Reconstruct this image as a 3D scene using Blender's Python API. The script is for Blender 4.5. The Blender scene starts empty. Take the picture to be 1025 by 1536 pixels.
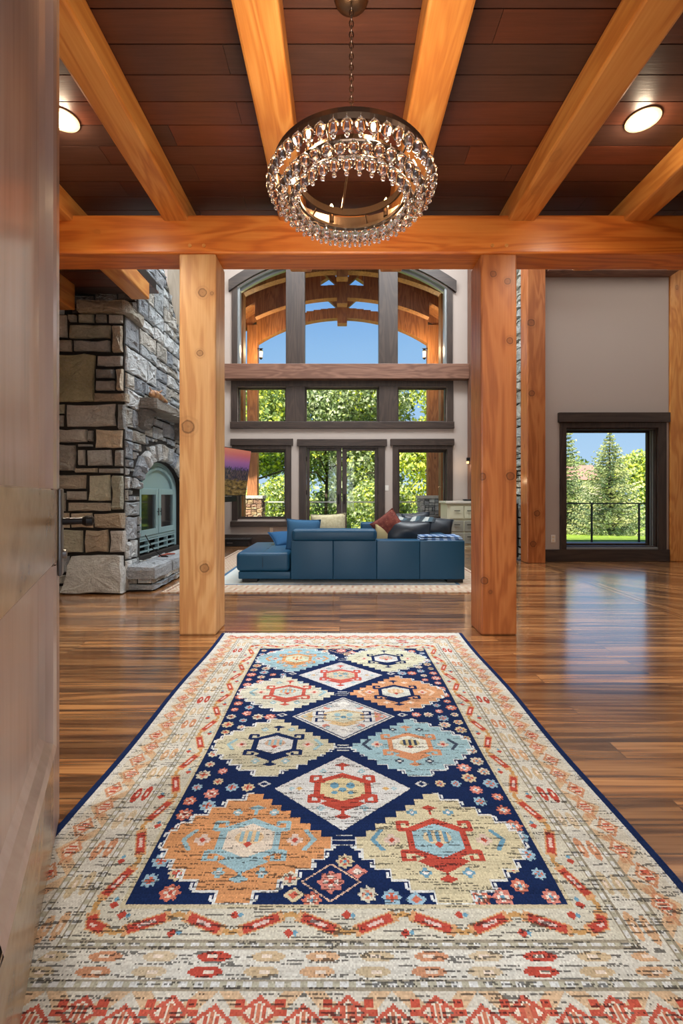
import bpy, bmesh, math, random
import numpy as np
from mathutils import Vector, Matrix

# ------------------------------------------------------------------ camera, sky, sun, lights, exposure
SC = bpy.context.scene
COL = SC.collection
F, VX, VY, H = 685.0, 510.0, 742.0, 1.1          # pixels of focal length, vanishing point, eye height


def P(px, py, d):
    return ((px - VX) / F * d, d, H - (py - VY) / F * d)


cam_d = bpy.data.cameras.new('camera')
cam = bpy.data.objects.new('camera', cam_d)
COL.objects.link(cam)
cam.location = (0, 0, H)
cam.rotation_euler = (math.pi / 2, 0, 0)
cam_d.sensor_fit = 'VERTICAL'
cam_d.sensor_height = 36
cam_d.lens = F / 1536 * 36
cam_d.shift_x = 2.5 / 1536
cam_d.shift_y = -26 / 1536
cam_d.clip_start = 0.02
cam_d.clip_end = 500
SC.camera = cam

vs = SC.view_settings
vs.view_transform = 'Standard'
vs.look = 'None'
vs.exposure = 0.0
vs.gamma = 1.0
vs.use_curve_mapping = False
SC.cycles.max_bounces = 10
SC.cycles.diffuse_bounces = 4
SC.cycles.glossy_bounces = 4
SC.cycles.transmission_bounces = 8
SC.cycles.transparent_max_bounces = 12
SC.cycles.caustics_reflective = False
SC.cycles.caustics_refractive = False
SC.cycles.sample_clamp_indirect = 6.0

world = bpy.data.worlds.new('sky')
SC.world = world
world.use_nodes = True
wn, wl = world.node_tree.nodes, world.node_tree.links
wn.clear()
wo = wn.new('ShaderNodeOutputWorld')
wb = wn.new('ShaderNodeBackground')
wt = wn.new('ShaderNodeTexCoord')
wsx = wn.new('ShaderNodeSeparateXYZ')
wr = wn.new('ShaderNodeValToRGB')
wr.color_ramp.elements[0].position = 0.0
wr.color_ramp.elements[0].color = (.50, .72, .95, 1)
wr.color_ramp.elements[1].position = 0.75
wr.color_ramp.elements[1].color = (.06, .20, .62, 1)
e = wr.color_ramp.elements.new(0.30)
e.color = (.28, .52, .84, 1)
e = wr.color_ramp.elements.new(0.42)
e.color = (.15, .37, .76, 1)
wl.new(wt.outputs['Generated'], wsx.inputs[0])
wl.new(wsx.outputs['Z'], wr.inputs[0])
wl.new(wr.outputs[0], wb.inputs[0])
wb.inputs[1].default_value = 1.0
wl.new(wb.outputs[0], wo.inputs[0])


def lamp(name, typ, loc, power, col, aim=None, **kw):
    d = bpy.data.lights.new(name, typ)
    d.energy = power
    d.color = col
    for k, v in kw.items():
        setattr(d, k, v)
    o = bpy.data.objects.new(name, d)
    COL.objects.link(o)
    o.location = loc
    if aim is not None:
        o.rotation_euler = Vector(aim).to_track_quat('-Z', 'Y').to_euler()
    return o


WARM = (1.0, .70, .40)
DAY = (.93, .97, 1.0)
SOFT = (1.0, .90, .78)
lamp('sun', 'SUN', (-20, -30, 40), 14.0, (1.0, .95, .84), (.36, .56, -.75), angle=.02)
# daylight from the open entry behind the camera, then added fill lamps that have no built source
lamp('entry_daylight', 'AREA', (.15, -3.6, 1.7), 330, (.97, .98, 1), (0, 1, .03), shape='RECTANGLE', size=3.0, size_y=2.8)
lamp('great_room_fill', 'AREA', (0, 7.0, 8.4), 430, DAY, (0, 0, -1), shape='RECTANGLE', size=4.5, size_y=2.0)  # added overhead fill under the closed great-room ceiling
lamp('high_side_fill', 'AREA', (2.8, 6.8, 7.9), 350, DAY, (-.75, -.25, -.75), shape='RECTANGLE', size=2.6, size_y=1.2)  # this and the next: added side fills, no window behind them
lamp('high_side_fill', 'AREA', (-2.9, 6.9, 7.9), 230, DAY, (.75, -.35, -.75), shape='RECTANGLE', size=2.6, size_y=1.2)
for lx in (-1.75, 1.85):
    lamp('foyer_fill', 'SPOT', (lx, .95, 3.39), 190, (1, .92, .80), (0, 0, -1), spot_size=math.radians(145), spot_blend=.9, shadow_soft_size=.08)  # extra spots without fixtures, added to even out the foyer light
lamp('dining_fill', 'AREA', (5.2, 5.9, 4.9), 18, (1, .93, .86), (-.1, 0, -1), shape='RECTANGLE', size=2.2, size_y=2.4)  # weak warm fill added over the dining area, no opening there


# ------------------------------------------------------------------ helpers
def lin(*c):
    r = []
    for v in c[:3]:
        v = v / 255.0
        r.append(v / 12.92 if v <= .04045 else ((v + .055) / 1.055) ** 2.4)
    return (r[0], r[1], r[2], 1)


class MB:
    """collects shapes into one mesh; fn maps local to world; c is the colour of the faces being added"""

    def __init__(self, fn=None):
        self.v, self.f, self.col, self.mi = [], [], [], []
        self.fn = fn
        self.c = (1, 1, 1, 1)
        self.m = 0

    def _v(self, p):
        if self.fn:
            p = self.fn(*p)
        self.v.append((p[0], p[1], p[2]))
        return len(self.v) - 1

    def face(self, idx):
        self.f.append(tuple(idx))
        self.col.append(self.c)
        self.mi.append(self.m)

    def box(self, x0, y0, z0, x1, y1, z1):
        i = [self._v(p) for p in ((x0, y0, z0), (x1, y0, z0), (x1, y1, z0), (x0, y1, z0),
                                  (x0, y0, z1), (x1, y0, z1), (x1, y1, z1), (x0, y1, z1))]
        for q in ((0, 3, 2, 1), (4, 5, 6, 7), (0, 1, 5, 4), (1, 2, 6, 5), (2, 3, 7, 6), (3, 0, 4, 7)):
            self.face([i[k] for k in q])
        return self

    def prism(self, poly, a, b, axis='y'):
        """poly of 2D points extruded from a to b along axis"""
        def mk(p, t):
            return {'y': (p[0], t, p[1]), 'x': (t, p[0], p[1]), 'z': (p[0], p[1], t)}[axis]
        A = [self._v(mk(p, a)) for p in poly]
        B = [self._v(mk(p, b)) for p in poly]
        n = len(poly)
        self.face(A)
        self.face(B[::-1])
        for k in range(n):
            self.face([A[k], B[k], B[(k + 1) % n], A[(k + 1) % n]])
        return self

    def quad(self, a, b, c, d):
        self.face([self._v(a), self._v(b), self._v(c), self._v(d)])
        return self

    def tube(self, p0, p1, r0, r1=None, n=10, cap=True):
        r1 = r0 if r1 is None else r1
        p0, p1 = Vector(p0), Vector(p1)
        d = (p1 - p0)
        q = d.to_track_quat('Z', 'Y')
        A, B = [], []
        for k in range(n):
            a = 2 * math.pi * k / n
            o = Vector((math.cos(a), math.sin(a), 0))
            A.append(self._v(p0 + q @ (o * r0)))
            B.append(self._v(p1 + q @ (o * r1)))
        for k in range(n):
            self.face([A[k], A[(k + 1) % n], B[(k + 1) % n], B[k]])
        if cap:
            self.face(A[::-1])
            self.face(B)
        return self

    def path(self, pts, rs, n=8):
        for k in range(len(pts) - 1):
            self.tube(pts[k], pts[k + 1], rs[k], rs[k + 1], n)
        return self

    def lathe(self, prof, c=(0, 0, 0), n=16):
        rings = []
        for r, z in prof:
            rings.append([self._v((c[0] + r * math.cos(2 * math.pi * k / n), c[1] + r * math.sin(2 * math.pi * k / n), c[2] + z)) for k in range(n)])
        for a, b in zip(rings[:-1], rings[1:]):
            for k in range(n):
                self.face([a[k], a[(k + 1) % n], b[(k + 1) % n], b[k]])
        self.face(rings[0][::-1])
        self.face(rings[-1])
        return self

    def ring(self, c, R, prof, n=64):
        """closed profile (dr, dz) swept round a vertical axis"""
        rings = []
        for k in range(n):
            a = 2 * math.pi * k / n
            rings.append([self._v((c[0] + (R + dr) * math.cos(a), c[1] + (R + dr) * math.sin(a), c[2] + dz)) for dr, dz in prof])
        m = len(prof)
        for k in range(n):
            A, B = rings[k], rings[(k + 1) % n]
            for j in range(m):
                self.face([A[j], B[j], B[(j + 1) % m], A[(j + 1) % m]])
        return self

    def build(self, name, mats, parent=None, origin=(0, 0, 0), bevel=0, smooth=False, colors=False, seg=2):
        o0 = Vector(origin)
        me = bpy.data.meshes.new(name)
        me.from_pydata([tuple(Vector(p) - o0) for p in self.v], [], self.f)
        if colors:
            at = me.color_attributes.new('Col', 'FLOAT_COLOR', 'CORNER')
            arr = []
            for f, c in zip(self.f, self.col):
                arr.extend(list(c) * len(f))
            at.data.foreach_set('color', arr)
        for m in (mats if isinstance(mats, (list, tuple)) else [mats]):
            me.materials.append(m)
        me.polygons.foreach_set('material_index', self.mi)
        bm = bmesh.new()
        bm.from_mesh(me)
        bmesh.ops.recalc_face_normals(bm, faces=bm.faces)
        bm.to_mesh(me)
        bm.free()
        if smooth:
            me.polygons.foreach_set('use_smooth', [True] * len(me.polygons))
        ob = bpy.data.objects.new(name, me)
        COL.objects.link(ob)
        if parent is not None:
            ob.parent = parent
        else:
            ob.location = o0
        if bevel:
            b = ob.modifiers.new('edge', 'BEVEL')
            b.width = bevel
            b.segments = seg
            b.limit_method = 'ANGLE'
            b.angle_limit = math.radians(40)
        return ob


def tag(o, label=None, cat=None, group=None, kind=None):
    if label:
        o['label'] = label
    if cat:
        o['category'] = cat
    if group:
        o['group'] = group
    if kind:
        o['kind'] = kind
    return o


def thing(name, label, cat, loc=(0, 0, 0), group=None, kind=None):
    o = bpy.data.objects.new(name, None)
    COL.objects.link(o)
    o.location = loc
    return tag(o, label, cat, group, kind)


# ------------------------------------------------------------------ materials
class NT:
    def __init__(self, name):
        self.m = bpy.data.materials.new(name)
        self.m.use_nodes = True
        self.n = self.m.node_tree.nodes
        self.l = self.m.node_tree.links
        self.b = self.n['Principled BSDF']
        self.out = self.n['Material Output']

    def add(self, t, **kw):
        x = self.n.new('ShaderNode' + t)
        for k, v in kw.items():
            setattr(x, k, v)
        return x

    def set(self, sock, v):
        if hasattr(v, 'is_linked') or isinstance(v, bpy.types.NodeSocket):
            self.l.new(v, sock)
        else:
            sock.default_value = v

    def math(self, op, a, b=0.0, c=None, clamp=False):
        x = self.add('Math', operation=op, use_clamp=clamp)
        self.set(x.inputs[0], a)
        self.set(x.inputs[1], b)
        if c is not None:
            self.set(x.inputs[2], c)
        return x.outputs[0]

    def mix(self, f, a, b, mode='MIX'):
        x = self.add('Mix', data_type='RGBA', blend_type=mode)
        self.set(x.inputs[0], f)
        self.set(x.inputs[6], a)
        self.set(x.inputs[7], b)
        return x.outputs[2]

    def map(self, src, scale=(1, 1, 1), loc=(0, 0, 0), rot=(0, 0, 0)):
        x = self.add('Mapping')
        self.l.new(src, x.inputs[0])
        self.set(x.inputs['Location'], loc)
        self.set(x.inputs['Rotation'], rot)
        self.set(x.inputs['Scale'], scale)
        return x.outputs[0]

    def noise(self, vec, scale, detail=4, rough=.55, dist=0.0):
        x = self.add('TexNoise')
        self.l.new(vec, x.inputs['Vector'])
        x.inputs['Scale'].default_value = scale
        x.inputs['Detail'].default_value = detail
        x.inputs['Roughness'].default_value = rough
        x.inputs['Distortion'].default_value = dist
        return x

    def ramp(self, f, stops):
        x = self.add('ValToRGB')
        el = x.color_ramp.elements
        while len(el) < len(stops):
            el.new(.5)
        for s, (p, c) in zip(el, stops):
            s.position = p
            s.color = c if len(c) == 4 else (*c, 1)
        self.set(x.inputs[0], f)
        return x.outputs[0]

    def bump(self, h, strength=.3, dist=.01):
        x = self.add('Bump')
        x.inputs['Strength'].default_value = strength
        x.inputs['Distance'].default_value = dist
        self.l.new(h, x.inputs['Height'])
        self.l.new(x.outputs[0], self.b.inputs['Normal'])

    def fin(self, col=None, rough=.5, **kw):
        if col is not None:
            self.set(self.b.inputs['Base Color'], col)
        self.set(self.b.inputs['Roughness'], rough)
        for k, v in kw.items():
            self.set(self.b.inputs[k.replace('_', ' ')], v)
        return self.m


def plain(name, col, rough=.5, metal=0.0, bump=0, bscale=200, **kw):
    t = NT(name)
    if bump:
        co = t.add('TexCoord').outputs['Object']
        n = t.noise(co, bscale, 3)
        t.bump(n.outputs[0], bump, .004)
        c2 = t.mix(n.outputs[0], tuple(v * .86 for v in col[:3]) + (1,), tuple(min(1, v * 1.12) for v in col[:3]) + (1,))
        return t.fin(c2, rough, Metallic=metal, **kw)
    return t.fin(col, rough, Metallic=metal, **kw)


def timber(name, axis, c_dark, c_mid, c_light, knots=(), rough=.36, fine=1.0, kn=True):
    """sawn softwood: long grain on one axis, cathedral figure, scattered knots and those seen one by one"""
    t = NT(name)
    co = t.add('TexCoord').outputs['Object']
    rnd = t.add('ObjectInfo').outputs['Random']
    off = t.math('MULTIPLY', rnd, 37.0)
    cx = t.add('CombineXYZ')
    for k in range(3):
        t.l.new(off, cx.inputs[k])
    if knots:
        vec = co
    else:
        a = t.add('VectorMath', operation='ADD')
        t.l.new(co, a.inputs[0])
        t.l.new(cx.outputs[0], a.inputs[1])
        vec = a.outputs[0]
    s = {'x': (.13, 1, 1), 'y': (1, .13, 1), 'z': (1, 1, .13)}[axis]
    st = t.map(vec, s)
    n0 = t.noise(st, 4.5, 3, .5, .6)
    wav = t.math('SINE', t.math('MULTIPLY', n0.outputs[0], 46.0 * fine))
    wav = t.math('MULTIPLY_ADD', wav, .5, .5)
    n1 = t.noise(t.map(vec, {'x': (.03, 1, 1), 'y': (1, .03, 1), 'z': (1, 1, .03)}[axis]), 90 * fine, 3, .6)
    n2 = t.noise(vec, 1.6, 2)
    g = t.math('ADD', t.math('MULTIPLY', wav, .42), t.math('MULTIPLY', n1.outputs[0], .58))
    col = t.ramp(g, [(.22, c_dark), (.52, c_mid), (.85, c_light)])
    col = t.mix(t.math('MULTIPLY', n2.outputs[0], .45), col, c_mid)
    d = None
    if kn:
        s2 = {'x': (.55, 1, 1), 'y': (1, .55, 1), 'z': (1, 1, .55)}[axis]
        vo = t.add('TexVoronoi')
        t.l.new(t.map(vec, s2), vo.inputs['Vector'])
        vo.inputs['Scale'].default_value = 3.1
        d = t.math('MULTIPLY', vo.outputs['Distance'], 13.0)
        gate = t.math('LESS_THAN', t.add('SeparateXYZ').outputs[0], .84)
        sp = gate.node.inputs[0].links[0].from_node
        t.l.new(vo.outputs['Color'], sp.inputs[0])
        d = t.math('ADD', d, t.math('MULTIPLY', gate, 9.0))
    for (kx, ky, kz, r) in knots:
        vd = t.add('VectorMath', operation='DISTANCE')
        t.l.new(vec, vd.inputs[0])
        vd.inputs[1].default_value = (kx, ky, kz)
        dd = t.math('DIVIDE', vd.outputs['Value'], r)
        d = dd if d is None else t.math('MINIMUM', d, dd)
    if d is not None:
        w = t.noise(vec, 30, 2)
        d = t.math('ADD', d, t.math('MULTIPLY_ADD', w.outputs[0], .5, -.25))
        core = t.ramp(d, [(0, (.45,) * 3), (.3, (.12,) * 3), (.72, (.15,) * 3), (.86, (.95,) * 3), (.98, (.25,) * 3), (1.0, (0, 0, 0))])
        ringdark = t.ramp(t.math('MULTIPLY', d, .3), [(.0, (.45,) * 3), (.29, (.6,) * 3), (.34, (.15,) * 3), (.46, (.3,) * 3), (.52, (.08,) * 3), (.8, (0, 0, 0))])
        dk = tuple(v * .30 for v in c_dark[:3]) + (1,)
        col = t.mix(ringdark, col, tuple(v * .62 for v in c_dark[:3]) + (1,))
        col = t.mix(t.math('MULTIPLY', core, t.math('LESS_THAN', d, 1.0)), col, dk)
    t.bump(g, .12, .004)
    return t.fin(col, rough, Specular_IOR_Level=.5)


FIR = (lin(184, 112, 52), lin(206, 140, 70), lin(222, 164, 94))
FIR_PALE = (lin(186, 132, 84), lin(206, 158, 104), lin(220, 178, 128))
FIR_RED = (lin(146, 80, 40), lin(172, 102, 54), lin(188, 122, 70))
M = {}
for ax in 'xyz':
    M['fir_' + ax] = timber('fir_timber_' + ax, ax, *FIR)
    M['trim_' + ax] = timber('stained_trim_' + ax, ax, lin(42, 32, 28), lin(56, 44, 38), lin(70, 56, 48), rough=.45, kn=False)
    M['brown_' + ax] = timber('brown_timber_' + ax, ax, lin(94, 62, 48), lin(120, 84, 67), lin(142, 105, 86), rough=.5)
M['porch'] = timber('porch_timber', 'z', lin(112, 66, 34), lin(150, 94, 50), lin(172, 114, 66), rough=.6)
M['door'] = timber('door_wood', 'z', lin(150, 132, 124), lin(174, 154, 146), lin(188, 172, 164), rough=.22, kn=False, fine=.35)
M['door_h'] = timber('door_wood_rail', 'x', lin(138, 118, 96), lin(160, 138, 112), lin(176, 156, 132), rough=.2, kn=False, fine=.35)
M['wall'] = plain('wall_paint', lin(181, 170, 162), .85, bump=.05, bscale=300)
M['black'] = plain('black_plastic', lin(20, 21, 24), .35)
M['iron'] = plain('dark_iron', lin(38, 34, 32), .4, .7)
M['bronze'] = plain('oiled_bronze', lin(104, 84, 68), .3, .9)
M['steel'] = plain('brushed_steel', lin(120, 116, 114), .3, .85)
M['white'] = plain('white_plastic', lin(225, 222, 215), .4)
M['teal'] = plain('firebox_paint', lin(142, 172, 178), .35, .2)
M['leather'] = plain('navy_leather', lin(24, 74, 106), .42, bump=.12, bscale=260, Specular_IOR_Level=.35)
M['leather2'] = plain('navy_leather_piping', lin(20, 34, 50), .4)
M['track'] = plain('grey_track', lin(140, 146, 148), .35, .4)


def glass_pane():
    t = NT('window_glass')
    fr = t.add('Fresnel')
    fr.inputs[0].default_value = 1.45
    tr = t.add('BsdfTransparent')
    gl = t.add('BsdfGlossy')
    gl.inputs['Roughness'].default_value = .02
    mx = t.add('MixShader')
    t.l.new(t.math('MULTIPLY', fr.outputs[0], .18), mx.inputs[0])
    t.l.new(tr.outputs[0], mx.inputs[1])
    t.l.new(gl.outputs[0], mx.inputs[2])
    t.l.new(mx.outputs[0], t.out.inputs[0])
    return t.m


M['pane'] = glass_pane()


def emit(name, col, s):
    t = NT(name)
    t.set(t.b.inputs['Emission Color'], col)
    t.b.inputs['Emission Strength'].default_value = s
    return t.fin(col, .5)


M['bulb'] = emit('lamp_glow', (1, .66, .28, 1), 45)
M['disc'] = emit('downlight_glow', (1, .84, .56, 1), 3.2)
M['trimring'] = plain('downlight_ring', lin(225, 205, 170), .5)
t = NT('clear_glass')
M['crystal'] = t.fin((1, 1, 1, 1), .02, Transmission_Weight=1.0, IOR=1.5)


def attr_mat(name, rough=.8, nscale=14, nbump=.6, ndist=.02, var=.35, spec=.3, fine=60):
    t = NT(name)
    a = t.add('VertexColor')
    a.layer_name = 'Col'
    co = t.add('TexCoord').outputs['Object']
    n = t.noise(co, nscale, 6, .65, .4)
    n2 = t.noise(co, fine, 4, .6)
    v = t.math('ADD', t.math('MULTIPLY', n.outputs[0], var * 1.6), 1 - var * .8)
    v = t.math('MULTIPLY', v, t.math('MULTIPLY_ADD', n2.outputs[0], .5, .75))
    hs = t.add('Mix', data_type='RGBA', blend_type='MULTIPLY')
    hs.inputs[0].default_value = 1
    t.l.new(a.outputs[0], hs.inputs[6])
    cmb = t.add('CombineColor')
    for k in range(3):
        t.l.new(v, cmb.inputs[k])
    t.l.new(cmb.outputs[0], hs.inputs[7])
    fl = t.noise(t.map(co, (1, 1, 2.2)), 16, 5, .7, 1.2)
    hs2 = t.mix(t.ramp(fl.outputs[0], [(.56, (0, 0, 0)), (.66, (.45,) * 3)]), hs.outputs[2], (.55, .54, .50, 1))
    hb = t.math('ADD', n.outputs[0], t.math('MULTIPLY', n2.outputs[0], .35))
    hb = t.math('ADD', hb, t.math('MULTIPLY', fl.outputs[0], .6))
    t.bump(hb, nbump, ndist)
    return t.fin(hs2, rough, Specular_IOR_Level=spec)


M['stone'] = attr_mat('field_stone', .75, 7, 1.0, .05, .62, fine=45)
M['mortar'] = plain('dark_mortar', lin(34, 32, 30), .95)


def leaf_mat(name, rough=.6):
    t = NT(name)
    a = t.add('VertexColor')
    a.layer_name = 'Col'
    t.fin(a.outputs[0], rough, Specular_IOR_Level=.25)
    tl = t.add('BsdfTranslucent')
    t.l.new(a.outputs[0], tl.inputs[0])
    mx = t.add('MixShader')
    mx.inputs[0].default_value = .3
    t.l.new(t.b.outputs[0], mx.inputs[1])
    t.l.new(tl.outputs[0], mx.inputs[2])
    t.l.new(mx.outputs[0], t.out.inputs[0])
    return t.m


M['leaf'] = leaf_mat('leaf_green')
M['bark'] = plain('bark', lin(66, 54, 44), .9, bump=.6, bscale=18)


def floor_mat(name, rot=0.0, c=(lin(80, 50, 30), lin(146, 102, 64), lin(186, 140, 92))):
    t = NT(name)
    co = t.add('TexCoord').outputs['Object']
    v = t.map(co, (1, 1, 1), (0, 0, 0), (0, 0, rot))
    br = t.add('TexBrick')
    t.l.new(v, br.inputs['Vector'])
    br.offset = .37
    br.offset_frequency = 3
    br.inputs['Scale'].default_value = 1
    br.inputs['Mortar Size'].default_value = .0022
    br.inputs['Mortar Smooth'].default_value = .1
    br.inputs['Brick Width'].default_value = 1.9
    br.inputs['Row Height'].default_value = .127
    br.inputs['Color1'].default_value = (0, 0, 0, 1)
    br.inputs['Color2'].default_value = (1, 1, 1, 1)
    br.inputs['Mortar'].default_value = (.5, .5, .5, 1)
    sx = t.add('SeparateXYZ')
    t.l.new(v, sx.inputs[0])
    rowi = t.math('FLOOR', t.math('DIVIDE', sx.outputs[1], .127))
    cb = t.add('CombineXYZ')
    t.l.new(t.math('ADD', sx.outputs[0], t.math('MULTIPLY', rowi, 7.31)), cb.inputs[0])
    t.l.new(sx.outputs[1], cb.inputs[1])
    t.l.new(t.math('MULTIPLY', br.outputs['Color'], 5.0), cb.inputs[2])
    g0 = t.noise(t.map(cb.outputs[0], (.10, 2.2, 1)), 5.0, 2, .5, .3)
    wav = t.math('MULTIPLY_ADD', t.math('SINE', t.math('MULTIPLY', g0.outputs[0], 30.0)), .5, .5)
    g1 = t.noise(t.map(cb.outputs[0], (.018, 1, 1)), 90, 3, .6)
    g = t.math('ADD', t.math('MULTIPLY', wav, .40), t.math('MULTIPLY', g1.outputs[0], .60))
    col = t.ramp(g, [(.2, c[0]), (.48, c[1]), (.8, c[2])])
    tone = t.ramp(br.outputs['Color'], [(0, (.50, .46, .44)), (.45, (.86, .82, .80)), (1, (1.25, 1.18, 1.06))])
    col = t.mix(1.0, col, tone, 'MULTIPLY')
    dark = t.noise(t.map(cb.outputs[0], (.16, 3.4, 1)), 2.6, 3)
    col = t.mix(t.ramp(dark.outputs[0], [(.57, (0, 0, 0)), (.64, (.8,) * 3)]), col, lin(58, 34, 24))
    gap = br.outputs['Fac']
    col = t.mix(t.math('MULTIPLY', gap, .85), col, (.015, .01, .008, 1))
    hb = t.math('ADD', t.math('MULTIPLY', g, .25), t.math('MULTIPLY', gap, -1.0))
    t.bump(hb, .10, .003)
    rgh = t.math('MULTIPLY_ADD', g, .12, .17)
    return t.fin(col, rgh, Specular_IOR_Level=.6, Coat_Weight=1.0, Coat_Roughness=.15, Coat_IOR=1.9)


M['floor'] = floor_mat('plank_floor')
M['floor_d'] = floor_mat('plank_floor_diagonal', math.radians(47))
M['floor_y'] = floor_mat('plank_floor_border', math.radians(90))
# ------------------------------------------------------------------ the setting: floor, ceiling, walls
DW = 10.2                                       # far wall
KW = F / DW
DD = 7.53                                       # dining wall
KD = F / DD


def wx(px):
    return (px - VX) / KW


def wz(py):
    return H - (py - VY) / KW


def dx(px):
    return (px - VX) / KD


def dz(py):
    return H - (py - VY) / KD


def struct(o):
    return tag(o, kind='structure')


m = MB()
m.m = 0
m.box(-3.6, -.2, -.12, 3.02, 10.4, 0)
m.m = 1
for k, (a, b) in enumerate(((3.02, 3.09), (3.09, 3.16), (3.16, 3.23))):
    m.box(a + .002, -.2, -.12, b - .002, 7.6, 0)
m.m = 2
m.box(3.23, -.2, -.12, 7.0, 7.6, 0)
struct(m.build('floor', [M['floor'], M['floor_y'], M['floor_d']]))

# planked ceiling, each board with its own stain, over a deck
pal = [lin(104, 58, 42), lin(88, 54, 44), lin(116, 62, 42), lin(82, 56, 48), lin(96, 56, 42)]
t = NT('ceiling_plank')
a_ = t.add('VertexColor')
a_.layer_name = 'Col'
co = t.add('TexCoord').outputs['Object']
g1 = t.noise(t.map(co, (.05, 1, 1)), 70, 4, .65)
g2 = t.noise(t.map(co, (.25, 1.4, 1)), 3.0, 4, .6, .6)
v_ = t.math('ADD', t.math('MULTIPLY', g1.outputs[0], .75), t.math('MULTIPLY', g2.outputs[0], .9))
cb = t.add('CombineColor')
for k in range(3):
    t.l.new(v_, cb.inputs[k])
t.bump(g1.outputs[0], .2, .004)
M['ceil'] = t.fin(t.mix(1.0, a_.outputs[0], cb.outputs[0], 'MULTIPLY'), .36, Specular_IOR_Level=.5)
rng = random.Random(4)
m = MB()
CZ, RZ = 3.42, 8.6
y = .46
k = 0
while y < 5.2:
    x0, x1 = (-3.6, 5.8) if y < 4.25 else (-3.6, -2.09)
    cuts = [x0]
    while x1 - cuts[-1] > 3.4:
        cuts.append(cuts[-1] + rng.uniform(1.6, 3.0))
    cuts.append(x1)
    for a, b in zip(cuts[:-1], cuts[1:]):
        base = rng.choice(pal)
        s = rng.uniform(.8, 1.2)
        m.c = (base[0] * s, base[1] * s, base[2] * s, 1)
        m.box(a + .0015, y + .0035, CZ, b - .0015, y + .1685, CZ + .02)
    y += .172
m.c = (.01, .008, .006, 1)
m.box(-3.6, .45, CZ + .008, 5.8, 4.42, CZ + .1)
m.box(-3.6, 4.42, CZ + .008, -2.09, 5.2, CZ + .1)
struct(m.build('ceiling', M['ceil'], colors=True))
for nm, bb in (('ceiling_great_room', (-3.8, 4.3, RZ, 7.2, 10.5, RZ + .15)), ('ceiling_foyer', (-3.8, .3, CZ + .3, 7.2, 4.3, CZ + .4)),
               ('wall_above_foyer', (-3.3, 4.22, CZ + .4, 7.0, 4.3, RZ)), ('ceiling_sun_block', (-3.4, -4.6, 3.3, 3.6, .29, 3.4))):  # last slab: unseen roof added behind the camera to keep the sun out
    struct(MB().box(*bb).build(nm, M['wall']))


def wall_pieces(m, x0, x1, z0, z1, y0, y1, holes):
    xs = sorted(set([x0, x1] + [h[0] for h in holes] + [h[1] for h in holes]))
    zs = sorted(set([z0, z1] + [h[2] for h in holes] + [h[3] for h in holes]))
    for a, b in zip(xs[:-1], xs[1:]):
        run = None
        for c, d in zip(zs[:-1], zs[1:]):
            mx, mz = (a + b) / 2, (c + d) / 2
            if any(h[0] < mx < h[1] and h[2] < mz < h[3] for h in holes):
                if run:
                    m.box(a, y0, run[0], b, y1, run[1])
                run = None
            else:
                run = (run[0], d) if run else (c, d)
        if run:
            m.box(a, y0, run[0], b, y1, run[1])


# far wall: two side windows, french door, a triple band, and the arched window above the tie beam
AX, AR = wx(513), 280 / KW                       # arch centre and radius
ACZ = wz(383) - AR


def arc_z(x, r=AR):
    return ACZ + math.sqrt(max(0, r * r - (x - AX) ** 2))


L0, L1, R0, R1 = wx(356), wx(429.5), wx(597), wx(671.5)
D0, D1 = wx(459), wx(568)
holes = [(L0, L1, wz(779), wz(674)), (R0, R1, wz(779), wz(674)), (D0, D1, 0, wz(671)),
         (wx(356), wx(671), wz(633), wz(580)), (wx(356), wx(671), wz(551), 6.9)]
m = MB()
WT = .22
wall_pieces(m, -3.3, 3.1, 0, RZ, DW, DW + WT, holes)
N = 24
ax0, ax1 = wx(356), wx(671)
top = [(ax0 + (ax1 - ax0) * k / N, arc_z(ax0 + (ax1 - ax0) * k / N)) for k in range(N + 1)]
for (a, za), (b, zb) in zip(top[:-1], top[1:]):
    m.prism([(a, za), (b, zb), (b, 6.95), (a, 6.95)], DW, DW + WT)
struct(m.build('wall_far', M['wall']))

m = MB()
m.box(-3.5, .3, 0, -3.3, DW + WT, RZ)
struct(m.build('wall_left', M['wall']))
m = MB()
m.box(3.08, 7.62, 0, 3.28, DW + WT, RZ)
struct(m.build('wall_great_room_right', M['wall']))
m = MB()
wall_pieces(m, 3.315, 5.425, 0, RZ, DD, DD + .25, [(dx(848), dx(987), dz(822), dz(641.5))])
struct(m.build('wall_dining', M['wall']))
m = MB()
m.box(6.6, .3, 0, 6.8, DD + .25, RZ)
m.box(5.70, DD, 0, 6.6, DD + .25, RZ)
struct(m.build('wall_right', M['wall']))
m = MB()
wall_pieces(m, -3.5, 6.8, 0, CZ + .3, .30, .44, [(-.56, .62, 0, 3.02)])
struct(m.build('wall_front', M['wall']))

# baseboards
m = MB()
zb = wz(801.5)
m.box(-3.3, DW - .03, 0, wx(449), DW, zb)
m.box(wx(578), DW - .03, 0, 3.08, DW, zb)
struct(m.build('baseboard_far', M['trim_x'], bevel=.006))
m = MB()
m.box(3.34, DD - .035, 0, 5.42, DD, dz(824))
struct(m.build('baseboard_dining', M['trim_x'], bevel=.006))


# ------------------------------------------------------------------ windows and doors
def frame_rect(m, x0, x1, z0, z1, y0, y1, w):
    m.box(x0, y0, z0, x0 + w, y1, z1)
    m.box(x1 - w, y0, z0, x1, y1, z1)
    m.box(x0 + w, y0, z0, x1 - w, y1, z0 + w)
    m.box(x0 + w, y0, z1 - w, x1 - w, y1, z1)


def pane(parent, x0, x1, z0, z1, y, name='pane'):
    return MB().box(x0, y, z0, x1, y + .008, z1).build(name, M['pane'], parent)


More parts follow.
